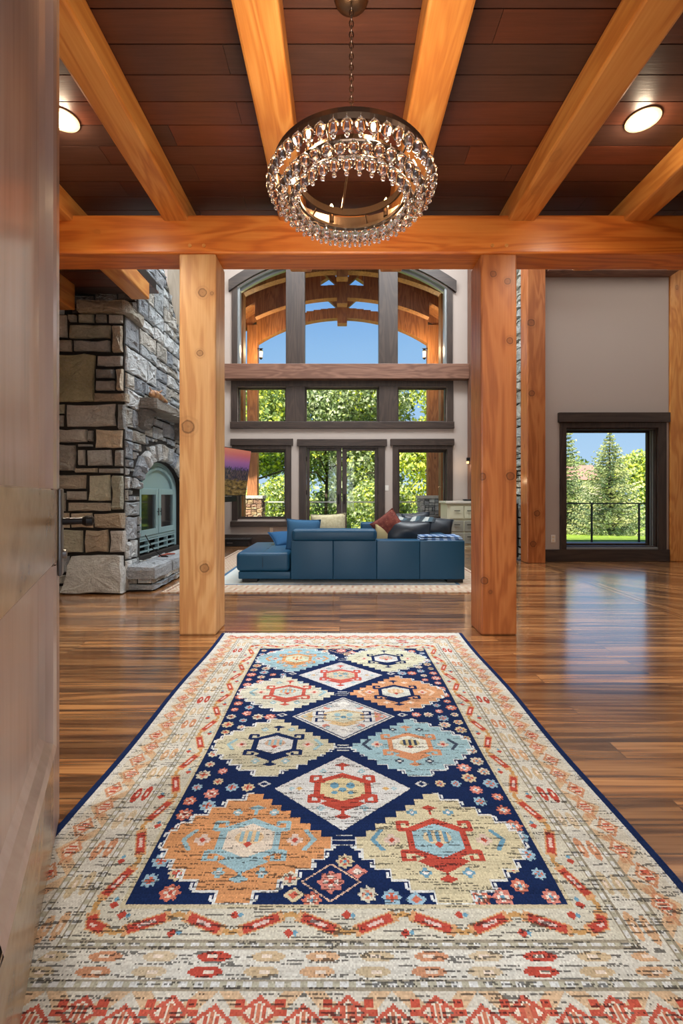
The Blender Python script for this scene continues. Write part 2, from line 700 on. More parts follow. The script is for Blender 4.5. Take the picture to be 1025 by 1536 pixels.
def casing_box(root, name, x0, x1, z0, z1, y0, y1, mat):
    return MB().box(x0, y0, z0, x1, y1, z1).build(name, mat, root, bevel=.006)


def side_window(n, x0, x1, hx0, hx1):
    w = struct(thing('window_%d' % n, None, None))
    zt, zb_ = wz(674), wz(779)
    cw = .115
    casing_box(w, 'head_casing', hx0, hx1, wz(668.5), wz(658.5), DW - .06, DW, M['trim_x'])
    m = MB()
    m.box(x0 - cw, DW - .03, zb_ - .02, x0 + .01, DW, wz(668.5))
    m.box(x1 - .01, DW - .03, zb_ - .02, x1 + cw, DW, wz(668.5))
    m.box(x0, DW - .03, zt, x1, DW, wz(668.5))
    m.build('casing', M['trim_z'], w, bevel=.005)
    casing_box(w, 'sill', hx0, hx1, wz(790), wz(782), DW - .07, DW + .02, M['trim_x'])
    m = MB()
    frame_rect(m, x0, x1, zb_, zt, DW + .01, DW + .20, .022)
    frame_rect(m, x0 + .022, x1 - .022, zb_ + .022, zt - .022, DW + .13, DW + .19, .035)
    m.build('frame', M['trim_z'], w, bevel=.004)
    pane(w, x0 + .05, x1 - .05, zb_ + .05, zt - .05, DW + .155)


side_window(1, L0, L1, wx(346.5), wx(440))
side_window(2, R0, R1, wx(585.5), wx(681))

# the triple band under the tie beam
w = struct(thing('window_3', None, None))
MU = [(wx(429.5), wx(457.5)), (wx(568.5), wx(596.5))]
x0, x1 = wx(356), wx(671)
bz0, bz1 = wz(633), wz(580)
m = MB()
m.box(wx(347), DW - .03, bz0, x0 + .01, DW, wz(571))
m.box(x1 - .01, DW - .03, bz0, wx(680), DW, wz(571))
m.box(x0, DW - .03, bz1 - .005, x1, DW, wz(571))
m.build('casing', M['trim_z'], w, bevel=.005)
casing_box(w, 'sill', wx(346), wx(681), wz(643), wz(633), DW - .06, DW + .01, M['trim_x'])
for a, b in MU:
    MB().box(a, DW - .05, bz0, b, DW + .18, bz1).build('mullion', M['trim_z'], w, bevel=.006)
for a, b in ((x0, MU[0][0]), (MU[0][1], MU[1][0]), (MU[1][1], x1)):
    m = MB()
    frame_rect(m, a, b, bz0, bz1, DW + .08, DW + .19, .035)
    f = m.build('frame', M['trim_x'], w, bevel=.004)
    pane(f, a + .03, b - .03, bz0 + .03, bz1 - .03, DW + .14)

# the arched window
w = struct(thing('window_4', None, None))
az0 = wz(551)
m = MB()
N = 28
ox0, ox1 = wx(344), wx(684)
oz = [(ox0 + (ox1 - ox0) * k / N) for k in range(N + 1)]
inn = lambda x: arc_z(min(max(x, ax0), ax1))
for a, b in zip(oz[:-1], oz[1:]):
    m.prism([(a, arc_z(a, AR + .03) - .02), (b, arc_z(b, AR + .03) - .02), (b, arc_z(b, AR + .22)), (a, arc_z(a, AR + .22))], DW - .07, DW)
m.build('arched_head', M['trim_x'], w)
m = MB()
m.box(wx(348), DW - .03, az0, ax0 + .005, DW, arc_z(ax0) + .04)
m.box(ax1 - .005, DW - .03, az0, wx(679), DW, arc_z(ax1) + .04)
m.build('casing', M['trim_z'], w, bevel=.005)
m = MB()
for a, b in zip(top[:-1], top[1:]):
    (xa, za), (xb, zb2) = a, b
    m.prism([(xa, za - .03), (xb, zb2 - .03), (xb, zb2), (xa, za)], DW + .01, DW + .20)
    m.prism([(xa, za - .08), (xb, zb2 - .08), (xb, zb2 - .03), (xa, za - .03)], DW + .11, DW + .19)
m.build('arched_jamb', M['track'], w)
m = MB()
for a, b in ((ax0, ax0 + .05), (ax1 - .05, ax1)):
    m.box(a, DW + .02, az0, b, DW + .20, arc_z((a + b) / 2) - .02)
m.build('side_jamb', M['track'], w, bevel=.004)
for a, b in MU:
    MB().box(a, DW - .08, az0, b, DW + .19, arc_z((a + b) / 2)).build('mullion', M['trim_z'], w, bevel=.008)
for a, b in ((ax0, MU[0][0]), (MU[0][1], MU[1][0]), (MU[1][1], ax1)):
    m = MB()
    n = 10
    xs = [a + (b - a) * k / n for k in range(n + 1)]
    poly = [(a + .02, az0), (b - .02, az0)] + [(min(max(x, a + .02), b - .02), arc_z(x) - .04) for x in xs[::-1]]
    m.prism(poly, DW + .14, DW + .148)
    m.build('pane', M['pane'], w)

# french door
d = struct(thing('door_2', None, None))
casing_box(d, 'head_casing', wx(446), wx(580.5), wz(669.5), wz(659), DW - .06, DW, M['trim_x'])
m = MB()
m.box(wx(449), DW - .03, 0, D0 + .01, DW, wz(669.5))
m.box(D1 - .01, DW - .03, 0, wx(577.5), DW, wz(669.5))
m.box(D0, DW - .03, wz(672), D1, DW, wz(669.5))
m.build('casing', M['trim_z'], d, bevel=.005)
for (a, b, gx0, gx1, hx) in ((wx(460), wx(512.5), wx(464.5), wx(505), wx(508)), (wx(513.5), wx(567.5), wx(520.5), wx(562.5), wx(517))):
    m = MB()
    wall_pieces(m, a, b, .01, wz(671.5), DW + .03, DW + .085, [(gx0, gx1, wz(797), wz(676))])
    leaf = m.build('door_leaf', M['trim_z'], d, bevel=.005)
    pane(leaf, gx0, gx1, wz(797), wz(676), DW + .055)
    m = MB()
    m.box(hx - .022, DW + .012, wz(756), hx + .022, DW + .03, wz(741))
    m.tube((hx, DW + .015, wz(746)), (hx, DW - .04, wz(746)), .011)
    m.tube((hx, DW - .04, wz(745)), (hx, DW - .045, wz(752)), .012)
    m.build('handle', M['iron'], leaf, bevel=.003)
m = MB()
for zz in (.35, 1.1, 1.85):
    m.tube((wx(460), DW + .02, zz), (wx(460), DW + .02, zz + .1), .012)
    m.tube((wx(567.6), DW + .02, zz), (wx(567.6), DW + .02, zz + .1), .012)
m.build('hinges', M['iron'], d)

# dining window
w = struct(thing('window_5', None, None))
x0, x1 = dx(848), dx(987)
z0, z1 = dz(822), dz(641.5)
casing_box(w, 'head_casing', dx(836.5), dx(1002), dz(634), dz(619.5), DD - .07, DD, M['trim_x'])
m = MB()
m.box(dx(839.5), DD - .035, dz(824), x0 + .01, DD, dz(634))
m.box(x1 - .01, DD - .035, dz(824), dx(998.5), DD, dz(634))
m.box(x0, DD - .035, z1 - .005, x1, DD, dz(634))
m.build('casing', M['trim_z'], w, bevel=.006)
casing_box(w, 'sill', x0, x1, dz(824), z0 + .012, DD - .02, DD + .2, M['track'])
m = MB()
frame_rect(m, x0, x1, z0, z1, DD + .01, DD + .22, .03)
frame_rect(m, x0 + .03, x1 - .03, z0 + .03, z1 - .03, DD + .16, DD + .22, .03)
m.build('frame', M['trim_z'], w, bevel=.005)
m = MB()
m.box(x1 - .045, DD + .06, z0 + .03, x1 - .03, DD + .075, z1 - .03)
m.box(x1 - .045, DD + .11, z0 + .03, x1 - .03, DD + .13, z1 - .03)
m.build('screen_track', M['track'], w)
pane(w, x0 + .05, x1 - .05, z0 + .05, z1 - .05, DD + .19)

# entry door, standing open at the left of the camera
FE = Vector((-.946, 1.54, 0))
HD = Vector((.434, -.901, 0)).normalized()
NN = Vector((.901, .434, 0)).normalized()


def dm(s, t_, z):
    return FE + HD * s + NN * t_ + Vector((0, 0, z))


d = struct(thing('door_1', None, None, FE))
DZ = 2.98
W_ = 1.07
o_ = tuple(FE)
m = MB(dm)
m.box(0, -.055, .012, .14, 0, DZ)
m.box(W_ - .2, -.055, .012, W_, 0, DZ)
m.build('stile', M['door'], d, o_, bevel=.004)
m = MB(dm)
m.box(.14, -.055, .012, W_ - .2, -.0005, .30)
m.box(.0, -.056, .885, W_ - .2, .002, 1.118)
m.box(.14, -.055, DZ - .22, W_ - .2, -.0005, DZ)
m.build('rail', M['door_h'], d, o_, bevel=.005)


def raised_panel(s0, s1, z0, z1, nm, foot=False):
    m = MB(dm)
    m.box(s0, -.045, z0, s1, -.026, z1)
    # raised moulding all round
    q = [(0, 0), (.03, .010), (.055, .004), (.075, -.014), (.10, -.026)]
    for (o1, t1), (o2, t2) in zip(q[:-1], q[1:]):
        u1, u2 = (o1, o2) if foot else (0, 0)
        A = [(s0 + o1, t1, z0 + u1), (s1, t1, z0 + u1), (s1, t1, z1), (s0 + o1, t1, z1)]
        B = [(s0 + o2, t2, z0 + u2), (s1, t2, z0 + u2), (s1, t2, z1), (s0 + o2, t2, z1)]
        for k in ((0, 3) if foot else (3,)):
            m.quad(A[k], A[(k + 1) % 4], B[(k + 1) % 4], B[k])
    m.build(nm, M['door'], d, o_)


raised_panel(.14, W_ - .2, 1.118, DZ - .22, 'panel')
raised_panel(.14, W_ - .2, .30, .885, 'panel', True)
m = MB(dm)
m.box(.012, .002, .835, .072, .014, 1.12)
pl = m.build('escutcheon', M['steel'], d, o_, bevel=.004)
m = MB(dm)
m.tube((.042, .0, 1.012), (.042, .075, 1.012), .013, .011, 14)
m.lathe([(.001, 0), (.001, .001)], (0, 0, 0), 3)
m.tube((.042, .07, 1.012), (.042, .082, 1.012), .013, .019, 16)
m.tube((.042, .082, 1.012), (.042, .100, 1.012), .019, .017, 16)
m.tube((.042, .100, 1.012), (.042, .106, 1.012), .017, .008, 16)
m.v = m.v
kn = m.build('knob', M['iron'], pl, o_, smooth=False, bevel=.002)
m = MB(dm)
m.tube((.042, .012, .905), (.042, .026, .905), .016, .014, 14)
m.build('lock_cylinder', M['steel'], pl, o_, bevel=.002)

# ------------------------------------------------------------------ wall outlets and switch
def outlet(label, x, y, z, w_=.07, h_=.115, kind='outlet', name='wall_outlet'):
    o = thing(name, label, kind, (x, y, z))
    q = (x, y, z)
    MB().box(x - w_ / 2, y - .008, z - h_ / 2, x + w_ / 2, y, z + h_ / 2).build('cover_plate', M['white'], o, q, bevel=.003)
    if kind == 'outlet':
        for s in (-1, 1):
            MB().box(x - .017, y - .0105, z + s * .026 - .014, x + .017, y - .007, z + s * .026 + .014).build('socket', M['trimring'], o, q, bevel=.002)
    else:
        MB().box(x - .016, y - .012, z - .03, x + .016, y - .007, z + .03).build('rocker', M['white'], o, q, bevel=.002)


outlet('white wall outlet below the left lower window on the far wall', wx(407.3), DW, wz(795))
outlet('white wall outlet at the lower left of the dining window', dx(830), DD, dz(808), .075, .125)
outlet('white light switch right of the glass double doors', wx(580.6), DW, wz(732), .08, .12, 'switch', 'light_switch')

# ------------------------------------------------------------------ timber frame
PF = 3.57                                        # front face of the frame
KP = F / PF


def post(label, px0, px1, y0, dep, ztop, knots, mat='fir_z', pal_=None):
    x0, x1 = (px0 - VX) * y0 / F, (px1 - VX) * y0 / F
    o_ = ((x0 + x1) / 2, y0 + dep / 2, 0)
    ks = []
    for kx, ky, r in knots:
        X, Y, Z = P(kx, ky, y0)
        ks.append((X - o_[0], Y - o_[1], Z, r))
    mt = timber('post_timber', 'z', *(pal_ or FIR), knots=ks, kn=not knots) if knots else M[mat]
    p = MB().box(x0, y0, 0, x1, y0 + dep, ztop).build('timber_post', mt, None, o_, bevel=.014)
    return tag(p, label, 'post')


HB, HT = 2.985, 3.29
post('square orange timber post between the fireplace and the sofa chaise', 268.5, 324, PF, .285, HB,
     [(304, 439, .034), (300, 530, .026), (282, 640, .052), (307, 852, .036), (318, 440, .016)], pal_=FIR_PALE)
post('square orange timber post at the right end of the navy sofa', 722, 776, PF, .285, HB,
     [(740, 411, .026), (762, 422, .026), (765, 511, .026), (724, 715, .03), (766, 714, .034), (727, 871, .03), (736, 888, .016)], pal_=FIR_RED)
post('timber post at the left edge of the dining wall', 791.5, 819, 7.31, .28, RZ - .02, [(797, 484, .06), (798, 590, .05), (806, 770, .05), (800, 816, .05)], pal_=FIR_RED)
post('timber post at the right edge of the dining wall by the window', 1006, 1030, 7.50, .26, RZ - .02, [])
p = MB().box(2.84, 9.88, 0, 3.075, DW - .035, RZ - .02).build('timber_post', M['brown_z'], None, (2.96, 10.03, 0), bevel=.012)
tag(p, 'brown timber post in the far right corner beside the bar cabinet', 'post')
p = MB().box(-2.76, 7.30, 0, -2.46, 7.58, RZ - .02).build('timber_post', timber('pale_timber', 'z', lin(206, 198, 180), lin(220, 212, 196), lin(230, 224, 210), kn=False), None, (-2.61, 7.44, 0), bevel=.012)
tag(p, 'pale timber post behind the sloped upper chimney stones', 'post')
o = thing('wooden_header', 'long orange timber header resting on the two front posts', 'beam', (0, PF, HB))
MB().box(-3.3, PF, HB, 5.4, PF + .265, HT).build('beam_body', timber('header_timber', 'x', lin(182, 92, 36), lin(212, 120, 48), lin(226, 144, 66)), o, (0, PF, HB), bevel=.016)
for px in (285, 306, 739, 760):
    X, Y, Z = P(px, 368.5, PF)
    MB().tube((X, PF + .02, Z), (X, PF - .005, Z), .014, .014, 12).build('wooden_peg', M['fir_y'], o, (0, PF, HB))
p = MB().box(3.33, 7.28, dz(415) - .02, 5.42, 7.52, dz(415) + .34).build('wooden_beam', M['brown_x'], None, (4.4, 7.4, dz(415)), bevel=.012)
tag(p, 'dark brown timber beam along the top of the dining wall', 'beam')
p = MB().box(wx(338), DW - .20, wz(571.5), 2.84, DW - .02, wz(549)).build('tie_beam', M['brown_x'], None, (0, DW - .1, wz(571)), bevel=.012)
tag(p, 'brown timber tie beam crossing below the arched window', 'beam')

JZ = 3.24
joists = [
    (-1.38, -1.188, .46, 4.40, 'orange ceiling beam between left downlight and chandelier, running over the front door'),
    (-.4755, -.268, .46, 4.40, 'orange ceiling beam just left of the chandelier'),
    (.386, .594, .46, 4.40, 'orange ceiling beam just right of the chandelier'),
    (1.318, 1.53, .46, 4.40, 'orange ceiling beam between the chandelier and right downlight'),
    (2.224, 2.42, .46, 4.38, 'orange ceiling beam beyond the right downlight at the frame edge'),
    (3.12, 3.33, .46, 4.37, 'orange ceiling beam whose end shows above the dining window'),
    (-2.29, -2.09, .46, 5.02, 'ceiling beam with a pale right side ending in front of the upper chimney stones'),
    (-3.24, -2.93, .46, 5.06, 'deep ceiling beam dying into the fireplace stone beside its capstone'),
]
for i, (a, b, y0, y1, lab) in enumerate(joists):
    z = JZ if i < 7 else 3.14
    p = MB().box(a, y0, z, b, y1, CZ + .004).build('ceiling_beam', M['fir_y'], None, ((a + b) / 2, (y0 + y1) / 2, z), bevel=.016)
    tag(p, lab, 'beam', 'exposed ceiling beams')
# ------------------------------------------------------------------ recessed downlights
def downlight(label, x, y, group='recessed downlights', watts=32):
    o = thing('recessed_downlight', label, 'ceiling light', (x, y, CZ), group)
    q = (x, y, CZ)
    MB().ring((x, y, CZ - .006), .083, [(-.012, .004), (.014, .004), (.014, -.002), (-.008, -.006)], 40).build('trim_ring', M['trimring'], o, q)
    MB().lathe([(.001, -.003), (.074, -.003), (.074, .001), (.001, .001)], q, 32).build('lens', M['disc'], o, q)
    lamp('downlight_lamp', 'SPOT', (x, y, CZ - .02), watts * 6, (1, .86, .68), (0, 0, -1), spot_size=math.radians(140), spot_blend=.9, shadow_soft_size=.07)
    lamp('downlight_spill', 'POINT', (x, y, CZ - .06), 5.0, (1, .80, .55), shadow_soft_size=.04)


downlight('round lit downlight right of the chandelier between two beams', 1.873, 2.82)
downlight('round lit downlight beside the open entry door, partly hidden by it', -1.717, 2.82)

# ------------------------------------------------------------------ chandelier
CX, CY = .054, 2.13
o = thing('chandelier', 'round bronze chandelier with three tiers of glass drops on a chain', 'chandelier', (CX, CY, CZ))
q = (CX, CY, CZ)
MB().lathe([(.001, -.035), (.03, -.034), (.055, -.026), (.076, -.016), (.080, -.008), (.080, 0), (.001, 0)], q, 40).build('canopy', M['bronze'], o, q, smooth=True)
# chain of separate oval links
m = MB()
ztop, zbot = CZ - .035, H + 1.62
nl = 26
ll = (ztop - zbot) / nl
for k in range(nl):
    zc = ztop - (k + .5) * ll
    a = 0 if k % 2 else math.pi / 2
    pts = []
    for j in range(13):
        th = 2 * math.pi * j / 12
        r_, s_ = .0095, ll * .68
        pts.append((CX + math.cos(a) * r_ * math.cos(th), CY + math.sin(a) * r_ * math.cos(th), zc + s_ * math.sin(th)))
    m.path(pts, [.0026] * 13, 6)
m.build('chain', M['bronze'], o, q)
MB().lathe([(.001, -.02), (.012, -.018), (.02, 0), (.012, .02), (.004, .03), (.001, .03)], (CX, CY, zbot), 16).build('hub', M['bronze'], o, q, smooth=True)
Z0 = H
T = [(.355, Z0 + 1.460, .045), (.305, Z0 + 1.410, .012), (.250, Z0 + 1.385, .014)]
for k, (R, z, hh) in enumerate(T):
    MB().ring((CX, CY, z), R, [(-.007, 0), (.006, 0), (.009, hh * .5), (.006, hh), (-.007, hh)], 72).build('tier_ring', M['bronze'], o, q, smooth=False)
MB().ring((CX, CY, Z0 + 1.452), .248, [(-.005, 0), (.004, 0), (.006, .016), (.004, .034), (-.005, .034)], 72).build('inner_ring', M['bronze'], o, q)
for k in range(6):
    m = MB()
    a = math.radians(12 + 60 * k)
    c, s = math.cos(a), math.sin(a)
    m.path([(CX + c * R, CY + s * R, z + .006) for R, z, h_ in T], [.005] * 3, 6)
    m.path([(CX + c * .248, CY + s * .248, Z0 + 1.466), (CX + c * .305, CY + s * .305, Z0 + 1.415)], [.005] * 2, 6)
    m.build('bracket', M['bronze'], o, q)
for k in range(3):
    a = math.radians(100 + 120 * k)
    MB().tube((CX + .012 * math.cos(a), CY + .012 * math.sin(a), zbot), (CX + .248 * math.cos(a), CY + .248 * math.sin(a), Z0 + 1.48), .0055, .0055, 8).build('arm_rod', M['bronze'], o, q)
for k in range(6):
    a = math.radians(-90 + 20 + 60 * k)
    bx, by = CX + .285 * math.cos(a), CY + .285 * math.sin(a)
    s = MB().lathe([(.001, -.03), (.013, -.03), (.013, .012), (.001, .012)], (bx, by, Z0 + 1.462), 12).build('socket', M['bronze'], o, q)
    MB().lathe([(.001, 0), (.008, .001), (.016, .016), (.015, .028), (.008, .044), (.001, .056)], (bx, by, Z0 + 1.472), 12).build('bulb', M['bulb'], s, q, smooth=True)
    lamp('chandelier_lamp', 'POINT', (bx, by, Z0 + 1.515), 7.0, WARM, shadow_soft_size=.03)
# glass drops: a pear on a pin with a small ball beneath, one mesh shared by all
prof = [(.0012, .018), (.0012, .008)]
for j in range(1, 12):
    u = j / 11
    prof.append((.0012 + .0245 * math.sin(math.pi * u ** 1.35) ** .85 if u < 1 else .0012, .008 - .062 * u))
prof += [(.0015, -.058)]
for j in range(1, 8):
    th = math.pi * j / 8
    prof.append((.0095 * math.sin(th), -.067 + .0095 * math.cos(th)))
prof.append((.0005, -.0768))
dm_ = MB().lathe(prof, (0, 0, 0), 14)
proto = dm_.build('glass_drop', M['crystal'], o, (0, 0, 0), smooth=True)
me_drop = proto.data
bpy.data.objects.remove(proto)
spots = []
for (R, z, hh), n in zip(T, (44, 38, 32)):
    for k in range(n):
        a = 2 * math.pi * (k + .5) / n
        spots.append((CX + (R + .016) * math.cos(a), CY + (R + .016) * math.sin(a), z - .006, a))
spots.sort(key=lambda s: s[0] ** 2 + s[1] ** 2 + (s[2] - H) ** 2)
for i, s in enumerate(spots[:100]):
    g = bpy.data.objects.new('glass_drop', me_drop)
    COL.objects.link(g)
    g.parent = o
    g.location = (s[0] - q[0], s[1] - q[1], s[2] - q[2])
m = MB()
for s in spots[100:]:
    m.lathe(prof, (s[0], s[1], s[2]), 14)
tag(m.build('glass_drops', M['crystal'], o, q, smooth=True), kind='stuff')

# ------------------------------------------------------------------ stone work
def stone(m, poly, fn, depth, rng, col):
    """one rough block: outline in the wall's plane, rounded shoulders, uneven face"""
    pts = []
    n = len(poly)
    jt = min(.010, .05 * min(max(p[0] for p in poly) - min(p[0] for p in poly), max(p[1] for p in poly) - min(p[1] for p in poly)))
    for k in range(n):
        a, b = poly[k], poly[(k + 1) % n]
        L = math.hypot(b[0] - a[0], b[1] - a[1])
        ns = max(1, int(L / .09))
        for j in range(ns):
            u = j / ns
            jx = rng.uniform(-jt, jt)
            jy = rng.uniform(-jt, jt)
            pts.append((a[0] + (b[0] - a[0]) * u + jx, a[1] + (b[1] - a[1]) * u + jy))
    cx = sum(p[0] for p in pts) / len(pts)
    cy = sum(p[1] for p in pts) / len(pts)
    ext = min(max(p[0] for p in pts) - min(p[0] for p in pts), max(p[1] for p in pts) - min(p[1] for p in pts))

    def ring(f, w, jw):
        r = []
        for p in pts:
            d = Vector((cx - p[0], cy - p[1]))
            L = d.length or 1
            d = d / L * min(f, L * .6)
            r.append(m._v(fn(p[0] + d.x, p[1] + d.y, w + rng.uniform(-jw, jw))))
        return r
    m.c = col
    R = [ring(0, -.06, 0), ring(0, depth * .45, .004), ring(min(.012, ext * .12), depth * .85, .006), ring(ext * .22, depth, .013), ring(ext * .38, depth, .016)]
    k_ = len(pts)
    for A, B in zip(R[:-1], R[1:]):
        for k in range(k_):
            m.face([A[k], A[(k + 1) % k_], B[(k + 1) % k_], B[k]])
    c = m._v(fn(cx, cy, depth + rng.uniform(-.012, .014)))
    for k in range(k_):
        m.face([R[-1][k], R[-1][(k + 1) % k_], c])


SP = [lin(190, 184, 170), lin(176, 176, 172), lin(194, 182, 162), lin(170, 174, 174), lin(188, 188, 184), lin(178, 180, 164), lin(158, 158, 154), lin(206, 206, 202)]
SG = [lin(176, 186, 192), lin(194, 202, 206), lin(160, 168, 176), lin(182, 182, 176), lin(204, 210, 212), lin(154, 164, 174)]


def pick(rng, p):
    c = rng.choice(p)
    s = rng.uniform(.75, 1.25)
    return (c[0] * s, c[1] * s, c[2] * s, 1)


def split(rng, r, out, wmax, hmax):
    x0, y0, x1, y1 = r
    w_, h_ = x1 - x0, y1 - y0
    if w_ > wmax * rng.uniform(.6, 1.1) and w_ / wmax >= h_ / hmax:
        c = x0 + w_ * rng.uniform(.33, .67)
        split(rng, (x0, y0, c, y1), out, wmax, hmax)
        split(rng, (c, y0, x1, y1), out, wmax, hmax)
    elif h_ > hmax * rng.uniform(.6, 1.1):
        c = y0 + h_ * rng.uniform(.33, .67)
        split(rng, (x0, y0, x1, c), out, wmax, hmax)
        split(rng, (x0, c, x1, y1), out, wmax, hmax)
    else:
        out.append(r)


def rect(x0, y0, x1, y1, g=.010):
    return [(x0 + g, y0 + g), (x1 - g, y0 + g), (x1 - g, y1 - g), (x0 + g, y1 - g)]


FY, FX = 5.12, -2.42                              # mortar faces of the fireplace: front and room side
fp = thing('stone_fireplace', 'tall grey field stone fireplace with arched glass doors at the left', 'fireplace', (FX, FY, 0))
fo = (FX, FY, 0)
m = MB()
UY0, UY1 = 5.12, 7.02                            # along y on the room side
prof_ = [(FY, 0), (FY, 3.12), (5.46, 3.20), (5.46, 6.98), (6.10, 6.98), (6.22, 4.25), (6.82, 3.60), (7.05, 2.9), (7.05, 0)]
ACY, AHW, ASZ, ATZ = 6.22, .70, 1.16, 1.54       # firebox arch
NA = 16
arch = [(ACY - AHW, .34)] + [(ACY - AHW * math.cos(math.pi * k / NA), ASZ + (ATZ - ASZ) * math.sin(math.pi * k / NA)) for k in range(NA + 1)] + [(ACY + AHW, .34)]
# carcass split round the firebox opening
def slab(poly, x0, x1):
    m.prism(poly, x0, x1, 'x')


slab(prof_, -3.29, FX - .34)
slab([(FY, 0), (FY, 3.12), (ACY - AHW, 3.12), (ACY - AHW, 0)], FX - .34, FX)
slab([(ACY + AHW, 0), (ACY + AHW, 3.12), (7.05, 2.9), (7.05, 0)], FX - .34, FX)
slab([(ACY - AHW, 0), (ACY - AHW, .34), (ACY + AHW, .34), (ACY + AHW, 0)], FX - .34, FX)
for a, b in zip(arch[1:-1][:-1], arch[1:-1][1:]):
    slab([a, b, (b[0], 3.12), (a[0], 3.12)], FX - .34, FX)
slab([(5.46, 3.11), (5.46, 6.98), (6.10, 6.98), (6.22, 4.25), (6.82, 3.60), (7.05, 3.11)], FX - .34, FX)
m.build('core', M['mortar'], fp, fo)

rng = random.Random(11)
ff = lambda u, v, w: (u, FY - w, v)
kf = F / 5.09


def fr(x0, y0, x1, y1):
    return ((x0 - VX) / kf, H - (y1 - VY) / kf, (x1 - VX) / kf, H - (y0 - VY) / kf)


front = [(88, 471, 101, 507), (102, 471, 115, 483), (116, 470, 141, 484), (142, 470, 160, 484), (161, 470, 184, 485), (102, 486, 166, 508),
         (167, 487, 184, 529), (88, 509, 108, 528), (109, 510, 165, 528), (88, 530, 142, 603), (144, 532, 184, 550), (143, 552, 172, 568),
         (142, 570, 172, 587), (174, 552, 185, 587), (139, 588, 190, 603), (88, 605, 97, 621), (88, 621, 95, 641), (98, 605, 173, 641),
         (175, 605, 187, 645), (88, 643, 130, 664), (131, 644, 140, 663), (115, 665, 139, 671), (141, 643, 184, 672), (88, 666, 113, 708),
         (115, 673, 128, 699), (130, 673, 168, 700), (170, 674, 185, 701), (112, 701, 146, 710), (147, 701, 185, 711), (88, 711, 129, 735),
         (131, 712, 166, 752), (167, 712, 185, 766), (99, 736, 130, 751), (88, 737, 98, 768), (100, 753, 166, 768), (88, 769, 104, 793),
         (105, 769, 139, 793), (140, 769, 186, 793), (88, 794, 125, 830), (126, 794, 163, 830), (164, 795, 187, 830)]
m = MB()
for r in front:
    x0, z0, x1, z1 = fr(*r)
    big = (x1 - x0) * (z1 - z0)
    c = pick(rng, SP)
    if r == (88, 530, 142, 603):
        c = lin(176, 176, 146)
    if r[0] == 88:
        x0 = max(-3.28, x0 - rng.uniform(.1, .3))
    stone(m, rect(x0, z0, x1, z1, .011), ff, rng.uniform(.03, .06), rng, c)
# the tall bottom slab leans outward to the floor
a = fr(107, 832, 184, 890)
poly = [((95 - VX) / kf, .012), ((186 - VX) / kf, .012), ((184 - VX) / kf, a[3] - .01), ((107 - VX) / kf, a[3] - .01)]
stone(m, poly, lambda u, v, w: (u, FY - w - .05 * (1 - v / .45), v), .07, rng, lin(204, 210, 210))
for r in ((72, 834, 104, 860), (70, 862, 98, 877), (68, 879, 93, 890)):
    x0, z0, x1, z1 = fr(*r)
    stone(m, rect(x0, max(z0, .012), x1, z1, .008), ff, .05, rng, pick(rng, SG))
out = []
split(rng, (-3.28, .01, (66 - VX) / kf, 3.1), out, .4, .26)
for r in out:
    stone(m, rect(*r), ff, rng.uniform(.03, .05), rng, pick(rng, SP))
m.build('front_stones', M['stone'], fp, fo, colors=True)
# capstone course and the set-back stones above it
m = MB()
m.c = lin(118, 104, 88)
cx0, cx1 = (114 - VX) / 685 * 5.02, (187 - VX) / 685 * 5.02
stone(m, rect(cx0, 3.125, cx1, 3.245, 0), lambda u, v, w: (u, 5.08 - w, v), .06, rng, lin(176, 166, 148))
stone(m, rect(5.03, 3.115, 5.50, 3.24, 0), lambda u, v, w: (FX + w, u, v), .07, rng, lin(176, 172, 160))
m.box(cx0, 5.03, 3.13, FX + .02, 5.48, 3.24)
m.build('capstone', M['stone'], fp, fo, colors=True)
m = MB()
out = []
split(rng, (-3.2, 3.24, FX, 5.2), out, .42, .3)
for r in out:
    stone(m, rect(*r), lambda u, v, w: (u, 5.46 - w, v), .04, rng, pick(rng, [lin(84, 70, 62), lin(94, 84, 76)]))
m.build('upper_front_stones', M['stone'], fp, fo, colors=True)
# stones of the room side
fs = lambda u, v, w: (FX + w, u, v)
m = MB()


def in_arch(u, v, grow=0.0):
    a_, t_ = AHW + grow, ATZ - ASZ + grow
    if v <= ASZ:
        return abs(u - ACY) < a_ and v > .33
    return ((u - ACY) / a_) ** 2 + ((v - ASZ) / t_) ** 2 < 1


def far_edge(v):
    return 7.03 if v < 2.9 else (7.03 - (v - 2.9) / .7 * .23 if v < 3.6 else (6.82 - (v - 3.6) / .65 * .6 if v < 4.25 else 6.22))


def fill(r, lvl=0):
    x0, y0, x1, y1 = r
    pts = [(x0 + (x1 - x0) * i / 4, y0 + (y1 - y0) * j / 4) for i in range(5) for j in range(5)]
    VG = .25
    bad = [(in_arch(u, v, VG) if v > ASZ - .02 else in_arch(u, v, .012)) or u > far_edge(v) + .02 or (v > 3.13 and u < 5.46) for u, v in pts]
    if not any(bad):
        c = pick(rng, SG)
        g = .010
        ang = rng.uniform(-.05, .05) * (y1 - y0)
        stone(m, [(x0 + g, y0 + g), (x1 - g, y0 + g + ang * .3), (x1 - g - ang * .3, y1 - g), (x0 + g + ang * .5, y1 - g)], fs, rng.uniform(.012, .034), rng, c)
        return
    if all(bad) or min(x1 - x0, y1 - y0) < .065:
        return
    if x1 - x0 > y1 - y0:
        c = (x0 + x1) / 2
        fill((x0, y0, c, y1), lvl + 1)
        fill((c, y0, x1, y1), lvl + 1)
    else:
        c = (y0 + y1) / 2
        fill((x0, y0, x1, c), lvl + 1)
        fill((x0, c, x1, y1), lvl + 1)


